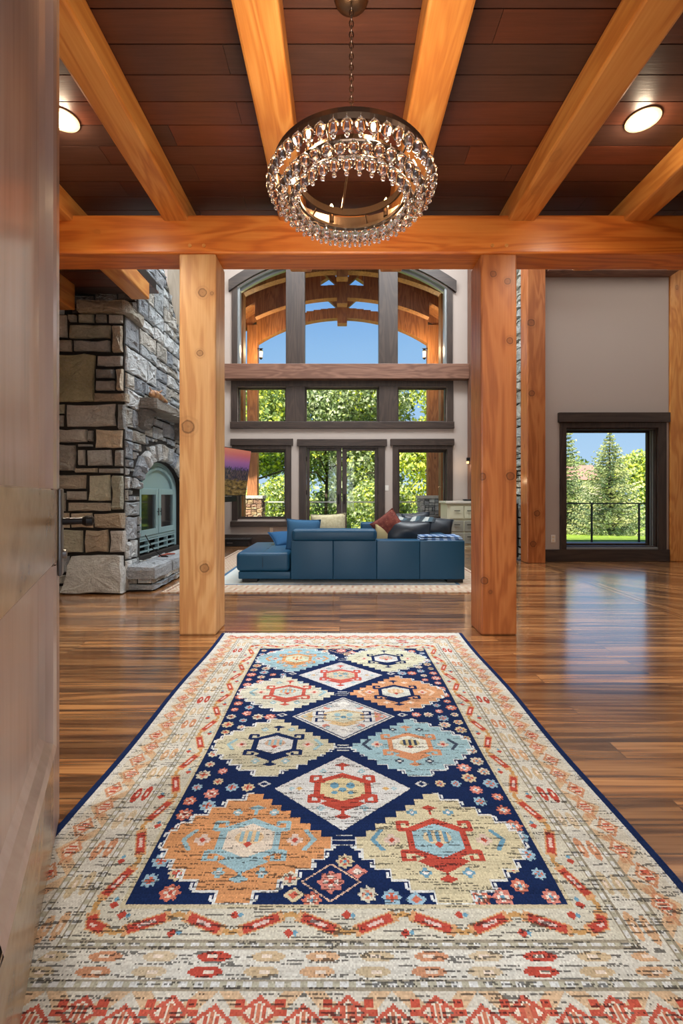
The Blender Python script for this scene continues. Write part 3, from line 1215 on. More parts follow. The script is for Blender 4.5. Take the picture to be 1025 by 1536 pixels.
out = []
split(rng, (5.13, .01, 7.03, 1.16), out, .46, .34)
split(rng, (5.13, 1.16, 7.03, 2.10), out, .42, .32)
split(rng, (5.13, 2.10, 7.03, 3.12), out, .56, .36)
split(rng, (5.46, 3.12, 7.03, 5.6), out, .60, .40)
for r in out:
    fill(r)
nv = 13
for k in range(nv):
    a0, a1 = math.pi * k / nv, math.pi * (k + 1) / nv
    g_ = .03
    def pt(a, gr):
        return (ACY - (AHW + gr) * math.cos(a), ASZ + (ATZ - ASZ + gr) * math.sin(a))
    stone(m, [pt(a0 + .02, .015), pt(a1 - .02, .015), pt(a1 - .02, rng.uniform(.21, .26)), pt(a0 + .02, rng.uniform(.21, .26))], fs, rng.uniform(.05, .075), rng, pick(rng, SG))
m.build('side_stones', M['stone'], fp, fo, colors=True)
# mantel shelf stone with corbels
m = MB()
stone(m, rect(5.42, 2.13, 6.95, 2.25, 0), lambda u, v, w: (FX + w, u, v), .24, rng, lin(150, 146, 138))
m.build('mantel_stone', M['stone'], fp, fo, colors=True)
for u in (5.55, 6.75):
    m = MB()
    stone(m, rect(u - .12, 1.90, u + .12, 2.125, 0), lambda a, v, w: (FX + w * (.5 + .5 * (v - 1.9) / .22), a, v), .17, rng, lin(128, 128, 126))
    m.build('corbel', M['stone'], fp, fo, colors=True)
# raised hearth
HX = -2.115
m = MB()
m.box(FX, 5.20, 0, HX - .03, 7.25, .22)
m.build('hearth_core', M['mortar'], fp, fo)
m = MB()
for k, (z0, z1) in enumerate(((.01, .085), (.085, .20))):
    us = [FX, FX + (.12 if k else .3), HX - .02]
    for a, b in zip(us[:-1], us[1:]):
        if b - a > .03:
            stone(m, rect(a, z0, b, z1, .006), lambda u, v, w: (u, 5.20 - w, v), .03, rng, pick(rng, SG))
    u = 5.2
    while u < 7.2:
        e_ = min(7.25, u + rng.uniform(.22, .5))
        stone(m, rect(u, z0, e_, z1, .006), lambda a, v, w: (HX - .03 + w, a, v), .03, rng, pick(rng, SG))
        u = e_
m.build('hearth_stones', M['stone'], fp, fo, colors=True)
m = MB()
u = 5.14
for e_ in (5.72, 6.3, 6.85, 7.28):
    stone(m, rect(FX + .0, u, HX + .03, e_, .005), lambda a, b, w: (a, b, .21 + w), .085, rng, pick(rng, SG))
    u = e_
m.build('hearth_slab', M['stone'], fp, fo, colors=True)

# arched firebox front
m = MB()
m.box(FX - .33, ACY - AHW, .34, FX - .10, ACY - AHW + .02, ATZ)
m.box(FX - .33, ACY + AHW - .02, .34, FX - .10, ACY + AHW, ATZ)
m.box(FX - .335, ACY - AHW, .34, FX - .30, ACY + AHW, ATZ)
m.build('firebox', M['black'], fp, fo)
XF = FX - .06


def arcband(m, r0, r1, xa, xb, z0=None):
    n = 20
    for k in range(n):
        a0, a1 = math.pi * k / n, math.pi * (k + 1) / n
        f_ = lambda a, r: (ACY - r * math.cos(a), ASZ + r * (ATZ - ASZ) / AHW * math.sin(a))
        m.prism([f_(a0, r0), f_(a1, r0), f_(a1, r1), f_(a0, r1)], xa, xb, 'x')


m = MB()
arcband(m, .60, AHW - .004, XF - .05, XF)
arcband(m, .50, .56, XF - .04, XF + .015)
n = 20
f_ = lambda a, r: (ACY - r * math.cos(a), ASZ + r * (ATZ - ASZ) / AHW * math.sin(a))
m.prism([f_(math.pi * k / n, .60) for k in range(n + 1)], XF - .05, XF - .015, 'x')
m.box(XF - .05, ACY - AHW + .004, .35, XF, ACY - .62, ASZ)
m.box(XF - .05, ACY + .62, .35, XF, ACY + AHW - .004, ASZ)
for z in (.37, .44, .51):
    m.box(XF - .04, ACY - .62, z, XF + .005, ACY + .62, z + .018)
for yy in (-.32, 0, .32):
    m.box(XF - .04, ACY + yy - .012, .355, XF + .008, ACY + yy + .012, .54)
m.box(XF - .05, ACY - .62, .535, XF, ACY + .62, .57)
m.build('firebox_surround', M['teal'], fp, fo)
t = NT('firebox_glass')
M['fireglass'] = t.fin((.012, .014, .015, 1), .05, Specular_IOR_Level=.8)
for s in (-1, 1):
    y0, y1 = sorted((ACY + s * .012, ACY + s * .615))
    m = MB()
    wall_pieces(m, y0, y1, .575, ASZ + .02, XF - .03, XF + .012, [(y0 + .075, y1 - .075, .65, ASZ - .06)])
    # wall_pieces works in x; turn the pieces to run along y
    m.v = [(p[1], p[0], p[2]) for p in m.v]
    dr = m.build('firebox_door', M['teal'], fp, fo, bevel=.004)
    MB().box(XF - .02, y0 + .07, .645, XF - .012, y1 - .07, ASZ - .055).build('glass', M['fireglass'], dr, fo)
    yy = ACY + s * .045
    MB().tube((XF + .03, yy, .82), (XF + .03, yy, .92), .008, .008, 8).tube((XF + .01, yy, .87), (XF + .03, yy, .87), .006, .006, 8).build('handle', M['black'], dr, fo)

# small things on the stone
m = MB(lambda x, y, z: (-2.27 + x * .6 + .06 * y, 5.72 + y, 2.27 + z))
m.path([(0, -.24, .03), (0, -.16, .055), (.01, -.05, .06), (.01, .1, .045), (.02, .22, .03)], [.02, .052, .058, .038, .018], 10)
m.path([(0, -.16, .055), (-.02, -.22, .13)], [.02, .006], 8)
m.path([(.0, -.02, .09), (.03, .06, .15)], [.02, .006], 8)
o = m.build('wood_carving', timber('driftwood', 'y', lin(110, 74, 46), lin(142, 100, 66), lin(170, 128, 90), kn=False), None, (-2.27, 5.72, 2.255), smooth=True)
tag(o, 'small brown driftwood carving lying on the stone mantel', 'ornament')
m = MB()
m.path([(-2.31, 5.42, .62), (-2.27, 5.55, .44), (-2.22, 5.68, .335)], [.006, .006, .008], 8)
m.path([(-2.22, 5.68, .335), (-2.18, 5.78, .318)], [.012, .010], 8)
o = m.build('fire_poker', M['iron'], None, (-2.25, 5.55, .3))
tag(o, 'thin dark fire poker leaning on the stones by the hearth', 'poker')
m = MB()
m.path([(-2.30, 5.80, .318), (-2.24, 5.92, .330), (-2.19, 6.05, .318)], [.010, .014, .010], 8)
o = m.build('hearth_brush', plain('red_brown_handle', lin(140, 62, 44), .6), None, (-2.24, 5.92, .305))
tag(o, 'short red brown handled brush lying on the hearth slab', 'brush')

# the second chimney, a strip of grey stones on the right wall of the great room
ch = thing('stone_chimney', 'tall grey stone chimney seen edge on behind the right timber post', 'chimney', (3.08, 8.4, 0))
co_ = (3.08, 8.4, 0)
MB().box(3.04, 7.63, 0, 3.078, 9.1, 8.0).build('core', M['mortar'], ch, co_)
m = MB()
out = []
split(rng, (7.63, .01, 9.1, 6.4), out, .45, .26)
for r in out:
    stone(m, rect(*r), lambda u, v, w: (3.04 - w, u, v), rng.uniform(.02, .045), rng, pick(rng, [lin(190, 196, 194), lin(172, 182, 180), lin(180, 180, 170)]))
m.build('stones', M['stone'], ch, co_, colors=True)
# ------------------------------------------------------------------ the entry rug, knotted cell by cell
RX0, RX1, RY0, RY1 = -.932, .964, .862, 3.606
CELL = .004
NX, NY = int(round((RX1 - RX0) / CELL)), int(round((RY1 - RY0) / CELL))
gx = RX0 + (np.arange(NX) + .5) * (RX1 - RX0) / NX
gy = RY0 + (np.arange(NY) + .5) * (RY1 - RY0) / NY
X, Y = np.meshgrid(gx, gy)
nr = np.random.RandomState(5)


def C(*c):
    return np.array(lin(*c)[:3])


NAVY, CREAM, TAN, ORNG = C(24, 40, 76), C(204, 200, 186), C(196, 184, 156), C(206, 146, 96)
LBLU, RED, GREY, MBLU, GOLD, PINK, DARK = C(152, 182, 184), C(182, 76, 60), C(206, 204, 194), C(108, 152, 170), C(190, 146, 90), C(204, 140, 120), C(52, 50, 54)
img = np.empty((NY, NX, 3))
img[:] = CREAM


def put(mask, c):
    img[mask] = c


FX0, FX1, FY0, FY1 = -.568, .604, 1.213, 3.234
cx, hw = (FX0 + FX1) / 2, (FX1 - FX0) / 2
dside = np.abs(X - cx) - hw
dend = np.maximum(FY0 - Y, Y - FY1)
D = np.maximum(dside, dend)                       # distance outward from the field
side = dside >= dend
S = np.where(side, Y - 1.213, X - cx)             # running length along the border


def saw(s, p):
    return s - np.floor(s / p) * p


# inner border: meander with lozenges
inn = (D > .012) & (D < .096)
put(inn, C(202, 196, 174))
per = .29
ph = saw(S, per) / per
tri_ = np.abs(ph - .5) * 2
mid = .026 + .052 * tri_
put(inn & (np.abs(D - mid) < .007), GOLD)
for k0, sg in ((.25, -1), (.75, 1)):
    u = (ph - k0) * per
    v = D - .052
    al = u * .93 + sg * v * .37
    ac = -sg * u * .37 + v * .93
    put(inn & (np.abs(al) < .046) & (np.abs(ac) < .012), RED)
    put(inn & (np.abs(al) < .058) & (np.abs(ac) < .016) & ~((np.abs(al) < .046) & (np.abs(ac) < .012)), C(206, 156, 108))
    put(inn & (np.abs(al) < .022) & (np.abs(ac) < .005), C(222, 190, 176))
for k0, dd in ((0.0, .030), (.5, .078)):
    u = (saw(S + per * .5 - k0 * per, per) - per * .5)
    put(inn & (np.abs(u) + np.abs(D - dd) < .013), RED)
    put(inn & (np.abs(u - .016) + np.abs(D - dd) < .008), MBLU)
# guard stripes of little dashes
for a, b in ((.098, .116), (.190, .208)):
    g = (D > a) & (D < b)
    put(g, GREY)
    put(g & (saw(S, .036) < .016), C(176, 170, 146))
    put((np.abs(D - a) < .003) | (np.abs(D - b) < .003), C(150, 140, 118))
# middle border: pairs of small commas
bd = (D > .118) & (D < .188)
put(bd, C(208, 203, 186))
per = .128
idx = np.floor(S / per).astype(int)
u = saw(S, per) - per / 2
hueid = np.mod(idx * 7 + 3, 6)
for dd, sg in ((.136, 1), (.170, -1)):
    el = ((u - sg * .006) / .040) ** 2 + ((D - dd) / .013) ** 2 < 1
    hole = (np.abs(u) < .012) & (np.abs(D - dd) < .004)
    for h_, c_ in ((0, RED), (1, C(196, 172, 134)), (2, C(204, 164, 124)), (3, C(194, 174, 138)), (4, C(196, 140, 104)), (5, C(198, 178, 144))):
        put(bd & el & (hueid == h_), c_)
    put(bd & el & hole, C(224, 206, 184))
# outer border: tan triangles and palmettes
ob = (D > .210) & (D < .310)
put(ob, C(204, 196, 176))
per = .19
ph = saw(S, per) / per
tri_ = np.abs(ph - .5) * 2
put(ob & ((D - .212) / .095 < tri_ * .95) & ((D - .212) / .095 > tri_ * .95 - .45), C(204, 172, 134))
u = (saw(S, per) - per / 2)
for (u0, d0) in ((0, .270), (per / 2, .252)):
    uu = saw(S - u0, per) - per / 2
    dd_ = np.abs(D - d0)
    r1 = np.abs(uu) / .046 + dd_ / .034
    cup = ob & (r1 < 1)
    put(cup & side, C(196, 140, 104))
    put(cup & ~side, C(188, 92, 72))
    put(ob & (np.abs(uu) / .032 + dd_ / .023 < 1), C(216, 200, 176))
    put(ob & (np.abs(np.abs(uu) - .012) < .0045) & (dd_ < .012), C(190, 96, 74))
    put(ob & (np.abs(uu) < .004) & (dd_ < .018), C(196, 120, 90))
    wing = ob & (np.abs(np.abs(uu) - .044) < .010) & (np.abs(D - d0 + .016) < .007)
    put(wing & side, C(198, 150, 112))
    put(wing & ~side, C(186, 84, 64))
# navy selvedge on the two long sides, and a fine edge at both ends
put(X < RX0 + .032, NAVY)
put(X > RX1 - .032, NAVY)
put((Y > RY1 - .012), C(40, 52, 84))
put((Y < RY0 + .02), NAVY)

# the navy field
field = (D < 0)
put(field, NAVY)
put((D >= 0) & (D < .012), C(196, 184, 150))


def ell(x, y, a, b=None):
    return ((X - x) / a) ** 2 + ((Y - y) / (b or a)) ** 2 < 1


def dia(x, y, a, b):
    return np.abs(X - x) / a + np.abs(Y - y) / b < 1


def bx(x, y, a, b):
    return (np.abs(X - x) < a) & (np.abs(Y - y) < b)


SXs, SYs = .0430, .0370
WID = [6.0, 5.5, 4.7, 3.7, 2.6, 1.1]


def stepped(x, y, n=7, grow=0.0):
    ay = np.floor(np.maximum(np.abs(Y - y) - grow, 0) / SYs).astype(int)
    tab = np.array(WID + [0] * 400) * SXs
    return (ay < 6) & (np.abs(X - x) - grow < tab[ay])


def hooks(x, y, n=6):
    """the little flames that stand on every step of a medallion"""
    for k in range(n):
        for sx in (-1, 1):
            for sy in (-1, 1):
                hx = x + sx * (WID[k] * SXs - .004)
                hy = y + sy * ((k + 1) * SYs - .004)
                put(field & bx(hx + sx * .008, hy - sy * .003, .010, .004), C(214, 216, 210))
                put(field & bx(hx + sx * .017, hy - sy * .011, .004, .010), C(214, 216, 210))


def hexring(x, y, a, b, w, c, fillc):
    """pointed oval ring"""
    o_ = (np.abs(X - x) < a) & (np.abs(X - x) / a * .5 + np.abs(Y - y) / b < 1)
    i_ = (np.abs(X - x) < a - w) & (np.abs(X - x) / (a - w) * .5 + np.abs(Y - y) / (b - w * 1.2) < 1)
    put(o_, c)
    put(dia(x, y - b * .86, a * .78, b * .45), c)
    put(i_, fillc)


def scrolls(x, y, a, b, c, w=.008):
    for sx in (-1, 1):
        for sy in (-1, 1):
            hx, hy = x + sx * (a + .030), y + sy * b * .52
            put(bx(hx - sx * .012, hy - sy * .012, .026, w), c)
            put(bx(hx + sx * .012, hy + sy * .004, w, .020), c)
            put(bx(hx - sx * .004, hy + sy * .022, .020, w * .7), c)
            put(bx(hx - sx * .020, hy + sy * .014, w * .7, .010), c)


def finial(x, y, s, c):
    for sy in (-1, 1):
        yy = y + sy * s
        put(bx(x, yy, .005, .022), c)
        put(dia(x, yy + sy * .012, .030, .014), c)


def flower(x, y, r, c1, c2):
    put(bx(x, y, r, r * .42) | bx(x, y, r * .45, r) | dia(x, y, r * 1.1, r), c1)
    put(dia(x, y, r * .5, r * .45), c2)


def medallion(x, y, ground, ringc, fillc, extra, wing, ring_w=.022):
    put(field & stepped(x, y, 7, .006), C(214, 214, 204))
    hooks(x, y)
    put(field & stepped(x, y), ground)
    hexring(x, y, .098, .098, ring_w, ringc, fillc)
    scrolls(x, y, .075, .11, ringc)
    finial(x, y, .135, ringc)
    put(ell(x, y + .012, .045, .03), extra)
    put(dia(x, y - .018, .014, .014), RED)
    for k in (-.024, 0, .024):
        put(bx(x + k, y + .016, .006, .022), wing)
    for sx in (-1, 1):
        flower(x + sx * .145, y, .024, C(214, 190, 170), RED)
        for t_ in np.linspace(-.04, .04, 21):
            put(bx(x + sx * (.205 - abs(t_) * .7), y + t_, .007, .005), wing)
        for sy in (-1, 1):
            flower(x + sx * .062, y + sy * .125, .017, wing, C(220, 214, 200))


def diamond(x, y, ground, ringc, fillc, dots, double=False):
    a, b = .252, .212
    o_ = np.abs(X - x) / (a + .018) + np.abs(Y - y) / (b + .016)
    # stepped navy comb round the diamond
    ax = np.floor(np.abs(X - x) / .036) * .036
    comb = (ax / (a + .062) + np.floor(np.abs(Y - y) / .03) * .03 / (b + .052)) < 1
    put(field & comb, NAVY)
    put(field & (o_ < 1), NAVY)
    put(field & dia(x, y, a, b), ground)
    if double:
        put(dia(x, y, a - .012, b - .010), NAVY)
        put(dia(x, y, a - .022, b - .018), ground)
        for sx in (-1, 1):
            put((np.abs(X - x - sx * .185) < .03) & dia(x, y, a - .036, b - .03), PINK if sx > 0 else C(190, 170, 130))
        for sy in (-1, 1):
            flower(x, y + sy * .13, .03, C(226, 222, 208), GREY)
            for sx in (-1, 1):
                put(ell(x + sx * .085, y + sy * .09, .018, .016), PINK)
        hexring(x, y, .10, .075, .012, ringc, fillc)
        scrolls(x, y, .09, .055, NAVY, .005)
    else:
        hexring(x, y, .105, .095, .022, ringc, fillc)
        scrolls(x, y, .075, .10, ringc)
        finial(x, y, .135, ringc)
    for sx in (-1, 1):
        put(ell(x + sx * .03, y + .018, .016, .018), dots)
        put(ell(x + sx * .03, y - .022, .012, .009), dots)
        flower(x + sx * .075, y + .105, .014, LBLU, GREY)
        flower(x + sx * .075, y - .105, .014, LBLU, GREY)
        put(dia(x + sx * .16, y, .016, .010), C(204, 164, 100))
        flower(x + sx * .19, y, .010, LBLU, GREY)
    put(ell(x, y - .006, .014, .012), MBLU)


def rosette(x, y, r, k):
    a, b = [(C(206, 130, 112), C(228, 214, 196)), (C(206, 200, 176), C(206, 130, 100)), (C(204, 188, 150), C(196, 96, 76)),
            (C(150, 180, 190), C(200, 110, 84)), (C(200, 116, 92), C(222, 206, 184))][k % 5]
    th = np.arctan2(Y - y, X - x)
    rr = np.hypot(X - x, Y - y)
    if k % 3 == 2:
        put(field & dia(x, y, r * 1.25, r * 1.05), a)
        put(field & dia(x, y, r * .6, r * .5), b)
    else:
        put(field & (rr < r * (1 + .14 * np.cos(8 * th))), a)
        put(field & (rr < r * .62) & (np.cos(4 * th) > -.3), b)
        put(field & (rr < r * .24), [RED, MBLU, RED][k % 3])


ML, MR_ = -.286, .308
ys = [1.441, 1.993, 2.52, 3.035]
# rosettes first, in the gaps along both sides and at the ends
k = 0
for gy_ in (1.225, 1.71, 2.25, 2.775, 3.20):
    for sx in (-1, 1):
        for (ox, oy) in ((-.035, 0), (-.035, .075), (-.035, -.075), (-.105, .035), (-.10, -.036), (-.165, .0), (-.04, .145), (-.04, -.145), (-.225, .0), (-.105, .1), (-.105, -.1), (-.035, .22), (-.035, -.22)):
            px = cx + sx * (hw + ox)
            py = gy_ + oy + (.012 if sx > 0 else -.01)
            if FY0 + .02 < py < FY1 - .02:
                rosette(px, py, .026 - .004 * (k % 3), k * 3 + (sx > 0))
            k += 1
med = [
    (ML, ys[0], ORNG, LBLU, C(216, 200, 176), C(218, 186, 140), LBLU),
    (MR_, ys[0], C(204, 192, 154), RED, LBLU, C(210, 190, 150), MBLU),
    (ML, ys[1], C(196, 188, 156), NAVY, GREY, C(206, 170, 140), LBLU),
    (MR_, ys[1], LBLU, C(206, 142, 100), C(218, 214, 194), C(196, 180, 130), C(60, 70, 84)),
    (ML, ys[2], C(206, 202, 178), C(190, 90, 74), C(196, 200, 184), C(204, 160, 120), LBLU),
    (MR_, ys[2], C(208, 152, 108), NAVY, C(206, 206, 190), C(200, 170, 130), C(222, 190, 160)),
    (ML, ys[3], LBLU, C(210, 150, 96), C(196, 200, 170), C(206, 196, 160), C(206, 150, 100)),
    (MR_, ys[3], C(206, 202, 170), NAVY, GREY, C(210, 160, 140), C(190, 180, 150)),
]
for q_ in med:
    medallion(*q_)
diamond(.010, 1.693, GREY, RED, C(208, 192, 146), MBLU)
diamond(.018, 2.243, GREY, C(206, 176, 128), C(206, 200, 170), LBLU, True)
diamond(.004, 2.757, C(206, 204, 196), C(196, 92, 78), C(206, 190, 160), LBLU)
# half fillings at the two ends, and the small links between the diamonds
for (yy, s) in ((1.285, 1), (3.19, -1)):
    x_ = -.025 if s > 0 else .01
    ring_ = dia(x_, yy, .085, .065)
    put(field & ring_ & bx(x_, yy, .2, .062), C(214, 180, 150))
    put(field & dia(x_, yy, .078, .059), NAVY)
    rosette(x_, yy, .034, 0)
    for kk, (ox, oy) in enumerate(((.10, -.040), (-.10, -.042), (.165, -.05), (-.05, -.058), (.075, .035), (-.115, .01), (.04, .072), (.23, -.056))):
        rosette(x_ + ox, yy + s * oy, .024, kk + 1)
for yy in (1.965, 2.50, 1.44, 3.02):
    put(field & bx(.012, yy, .035, .003), GREY)
    for sy in (-1, 1):
        put(field & bx(.012, yy + sy * .02, .026, .004), GREY)
for xx, yy in ((ML, 1.72), (MR_, 1.72), (ML, 2.26), (MR_, 2.26), (ML, 2.78), (MR_, 2.78)):
    put(field & dia(xx, yy, .026, .02), GREY)
    put(field & dia(xx, yy, .014, .01), NAVY)

# weave: uneven dye by row and knot, dark weft showing between rows of the worn pile
img *= (1 + .10 * nr.randn(NY, NX))[:, :, None]
img *= (1 + .05 * np.repeat(nr.randn(NY // 6 + 1), 6)[:NY])[:, None, None]
lum = img.mean(axis=2)
light_ = lum > .12
for j in range(NY):
    strong = nr.rand() < (.74 if gy[j] < 1.6 else .36)
    p = .075 if strong else .018
    i = 0
    while i < NX:
        if nr.rand() < p:
            L = nr.randint(3, 26 if strong else 10)
            sl = slice(i, min(NX, i + L))
            mk = light_[j, sl] & (nr.rand(len(lum[j, sl])) < .72)
            seg = img[j, sl]
            seg[mk] = seg[mk] * .24 + DARK * .30
            i += L
        i += nr.randint(1, 7)
img[::3][:, ::2] *= .86
img = np.clip(img * np.array([.88, .97, 1.14]), .002, 1)

verts = np.zeros(((NY + 1) * (NX + 1), 3), dtype=np.float32)
vx_ = np.linspace(RX0, RX1, NX + 1)
vy_ = np.linspace(RY0, RY1, NY + 1)
VXg, VYg = np.meshgrid(vx_, vy_)
edge = np.minimum.reduce([VXg - RX0, RX1 - VXg, VYg - RY0, RY1 - VYg])
edge_wave = .006 * np.sin(VYg * 5.1 + 1) * np.clip((VXg - 0) / .9, -1, 1)
verts[:, 0] = (VXg + edge_wave).ravel()
verts[:, 1] = (VYg - RY0).ravel()
verts[:, 2] = (.009 * np.clip(edge / .006, 0, 1) + .0012 * nr.rand(NY + 1, NX + 1) + .001).ravel()
ii = np.arange(NY)[:, None] * (NX + 1) + np.arange(NX)[None, :]
faces = np.stack([ii, ii + 1, ii + NX + 2, ii + NX + 1], axis=-1).reshape(-1, 4)
me = bpy.data.meshes.new('oriental_rug')
me.vertices.add(len(verts))
me.vertices.foreach_set('co', verts.ravel())
me.loops.add(faces.size)
me.loops.foreach_set('vertex_index', faces.ravel().astype(np.int32))
me.polygons.add(len(faces))
me.polygons.foreach_set('loop_start', np.arange(0, faces.size, 4, dtype=np.int32))
me.update(calc_edges=True)
at = me.color_attributes.new('Col', 'FLOAT_COLOR', 'CORNER')
cc = np.ones((len(faces), 4, 4), dtype=np.float32)
cc[:, :, :3] = img.reshape(-1, 1, 3)
at.data.foreach_set('color', cc.ravel())
t = NT('rug_wool')
a_ = t.add('VertexColor')
a_.layer_name = 'Col'
M['rug'] = t.fin(a_.outputs[0], .95, Specular_IOR_Level=.1)
me.materials.append(M['rug'])
rug = bpy.data.objects.new('oriental_rug', me)
COL.objects.link(rug)
rug.location = (0, RY0, 0)
tag(rug, 'long navy and cream patterned oriental rug running from the front door to the posts', 'rug')
m = MB()
rng = random.Random(2)
x = RX0 + .01
while x < RX1 - .01:
    L = rng.uniform(.012, .026)
    m.tube((x, RY1 - .004 - RY0, .006), (x + rng.uniform(-.005, .005), RY1 + L - RY0, .003), .0022, .0014, 4)
    x += rng.uniform(.005, .009)
m.build('fringe', plain('fringe_wool', lin(222, 220, 210), .9), rug)

# ------------------------------------------------------------------ the living-room rug
ax0_, ax1_, ay0_, ay1_ = -2.0, 1.88, 5.10, 9.0
t = NT('living_rug_wool')
co = t.add('TexCoord').outputs['Object']
sx = t.add('SeparateXYZ')
t.l.new(co, sx.inputs[0])
ux = t.math('ABSOLUTE', sx.outputs[0])
uy = t.math('ABSOLUTE', sx.outputs[1])
hx_, hy_ = (ax1_ - ax0_) / 2, (ay1_ - ay0_) / 2
din = t.math('MINIMUM', t.math('SUBTRACT', hx_, ux), t.math('SUBTRACT', hy_, uy))
zig = t.math('ABSOLUTE', t.math('SUBTRACT', t.math('FRACT', t.math('MULTIPLY', t.math('ADD', sx.outputs[0], sx.outputs[1]), 4.0)), .5))
zz = t.math('FRACT', t.math('ADD', t.math('MULTIPLY', din, 7.0), t.math('MULTIPLY', zig, 1.6)))
n = t.noise(co, 40, 3)
border = t.ramp(zz, [(.0, lin(176, 150, 122)), (.32, lin(196, 186, 170)), (.5, lin(160, 114, 92)), (.66, lin(196, 184, 166)), (1, lin(170, 146, 124))])
fieldc = t.ramp(n.outputs[0], [(.35, lin(190, 206, 210)), (.65, lin(214, 216, 208))])
col = t.mix(t.math('GREATER_THAN', din, .42), border, fieldc)
line = t.math('LESS_THAN', t.math('ABSOLUTE', t.math('SUBTRACT', din, .44)), .022)
col = t.mix(line, col, lin(56, 104, 140))
line = t.math('LESS_THAN', t.math('ABSOLUTE', t.math('SUBTRACT', din, .05)), .010)
col = t.mix(line, col, lin(120, 84, 70))
col = t.mix(t.math('MULTIPLY', n.outputs[0], .25), col, lin(150, 140, 128))
mt = t.fin(col, .95, Specular_IOR_Level=.1)
o = MB().box(ax0_, ay0_, .001, ax1_, ay1_, .011).build('area_rug', mt, None, ((ax0_ + ax1_) / 2, (ay0_ + ay1_) / 2, 0))
tag(o, 'pale bordered area rug lying under the navy leather sofa', 'rug')
# ------------------------------------------------------------------ sofa
SY = 5.62


def sx_(px, d=SY):
    return (px - VX) / F * d


def sz_(py, d=SY):
    return H - (py - VY) / F * d


ZB = .012
so = thing('sectional_sofa', 'low navy leather sectional sofa seen from behind with chaise at left', 'sofa', (.1, SY, ZB))
q = (.1, SY, ZB)


def rounded(x0, y0, z0, x1, y1, z1, name, mat=None, bev=.04, parent=so, seg=4):
    ob = MB().box(x0, y0, z0, x1, y1, z1).build(name, mat or M['leather'], parent, q, bevel=bev, seg=seg)
    ob.data.polygons.foreach_set('use_smooth', [True] * len(ob.data.polygons))
    return ob


BX = [sx_(436.5), sx_(500), sx_(565.5), sx_(630), sx_(697.5)]
zt = sz_(811)
zl = ZB + .045
for a, b in zip(BX[:-1], BX[1:]):
    rounded(a + .001, SY, zl, b - .001, SY + .26, zt, 'back_panel', bev=.009)
rounded(sx_(437), SY - .02, sz_(812) + .004, sx_(566), SY + .20, sz_(793.5), 'headrest', bev=.055, seg=6)
m = MB()
m.tube((sx_(440), SY - .004, sz_(797)), (sx_(563), SY - .004, sz_(797)), .005, .005, 6)
m.build('headrest_piping', M['leather2'], so, q)
rounded(sx_(357), SY + .02, zl, sx_(436), 6.92, sz_(858), 'chaise_base', bev=.012)
ch_ = rounded(sx_(354), SY + .0, sz_(857.5), sx_(434.5), 6.90, sz_(829), 'chaise_cushion', bev=.05, seg=6)
m = MB()
cxm = sx_(394)
m.tube((cxm, SY - .0005, sz_(852)), (cxm, SY - .0005, sz_(836)), .003, .003, 6)
m.tube((cxm, SY + .06, sz_(829)), (cxm, 6.85, sz_(829)), .003, .003, 6)
for yy in (6.05, 6.45):
    m.lathe([(.001, -.004), (.022, -.002), (.014, .004), (.001, .006)], (cxm, yy, sz_(829)), 12)
m.build('tufting', M['leather2'], ch_, q)
rounded(sx_(437) + .005, SY + .26, zl, .98, 6.62, .26, 'seat_base', bev=.015)
for a, b in ((sx_(437) + .01, .12), (.125, .97)):
    rounded(a, SY + .27, .262, b, 6.66, .42, 'seat_cushion', bev=.05, seg=5)
x1 = BX[-1]
rounded(x1 - .26, SY + .262, zl, x1, 8.1, zt - .005, 'side_panel', bev=.02)
rounded(.985, SY + .27, zl, x1 - .262, 8.1, .26, 'return_base', bev=.015)
for a, b in ((SY + .28, 6.9), (6.905, 8.1)):
    rounded(.99, a, .262, x1 - .265, b, .42, 'seat_cushion', bev=.05, seg=5)
rounded(.34, 7.15, zl, .98, 8.1, .26, 'return_base', bev=.015)
rounded(.34, 7.15, .262, .985, 8.1, .42, 'seat_cushion', bev=.05, seg=5)
rounded(.36, 7.90, .42, 1.2, 8.12, sz_(783, 8.0), 'headrest', bev=.05, seg=5)
for (a, b, y0) in ((362, 385, SY + .05), (672, 696, SY + .03)):
    MB().box(sx_(a), y0, ZB, sx_(b), y0 + .16, zl + .002).build('foot', M['black'], so, q, bevel=.004)
MB().box(sx_(362), 6.7, ZB, sx_(385), 6.86, zl + .002).build('foot', M['black'], so, q, bevel=.004)
MB().box(x1 - .22, 7.9, ZB, x1 - .04, 8.05, zl + .002).build('foot', M['black'], so, q, bevel=.004)


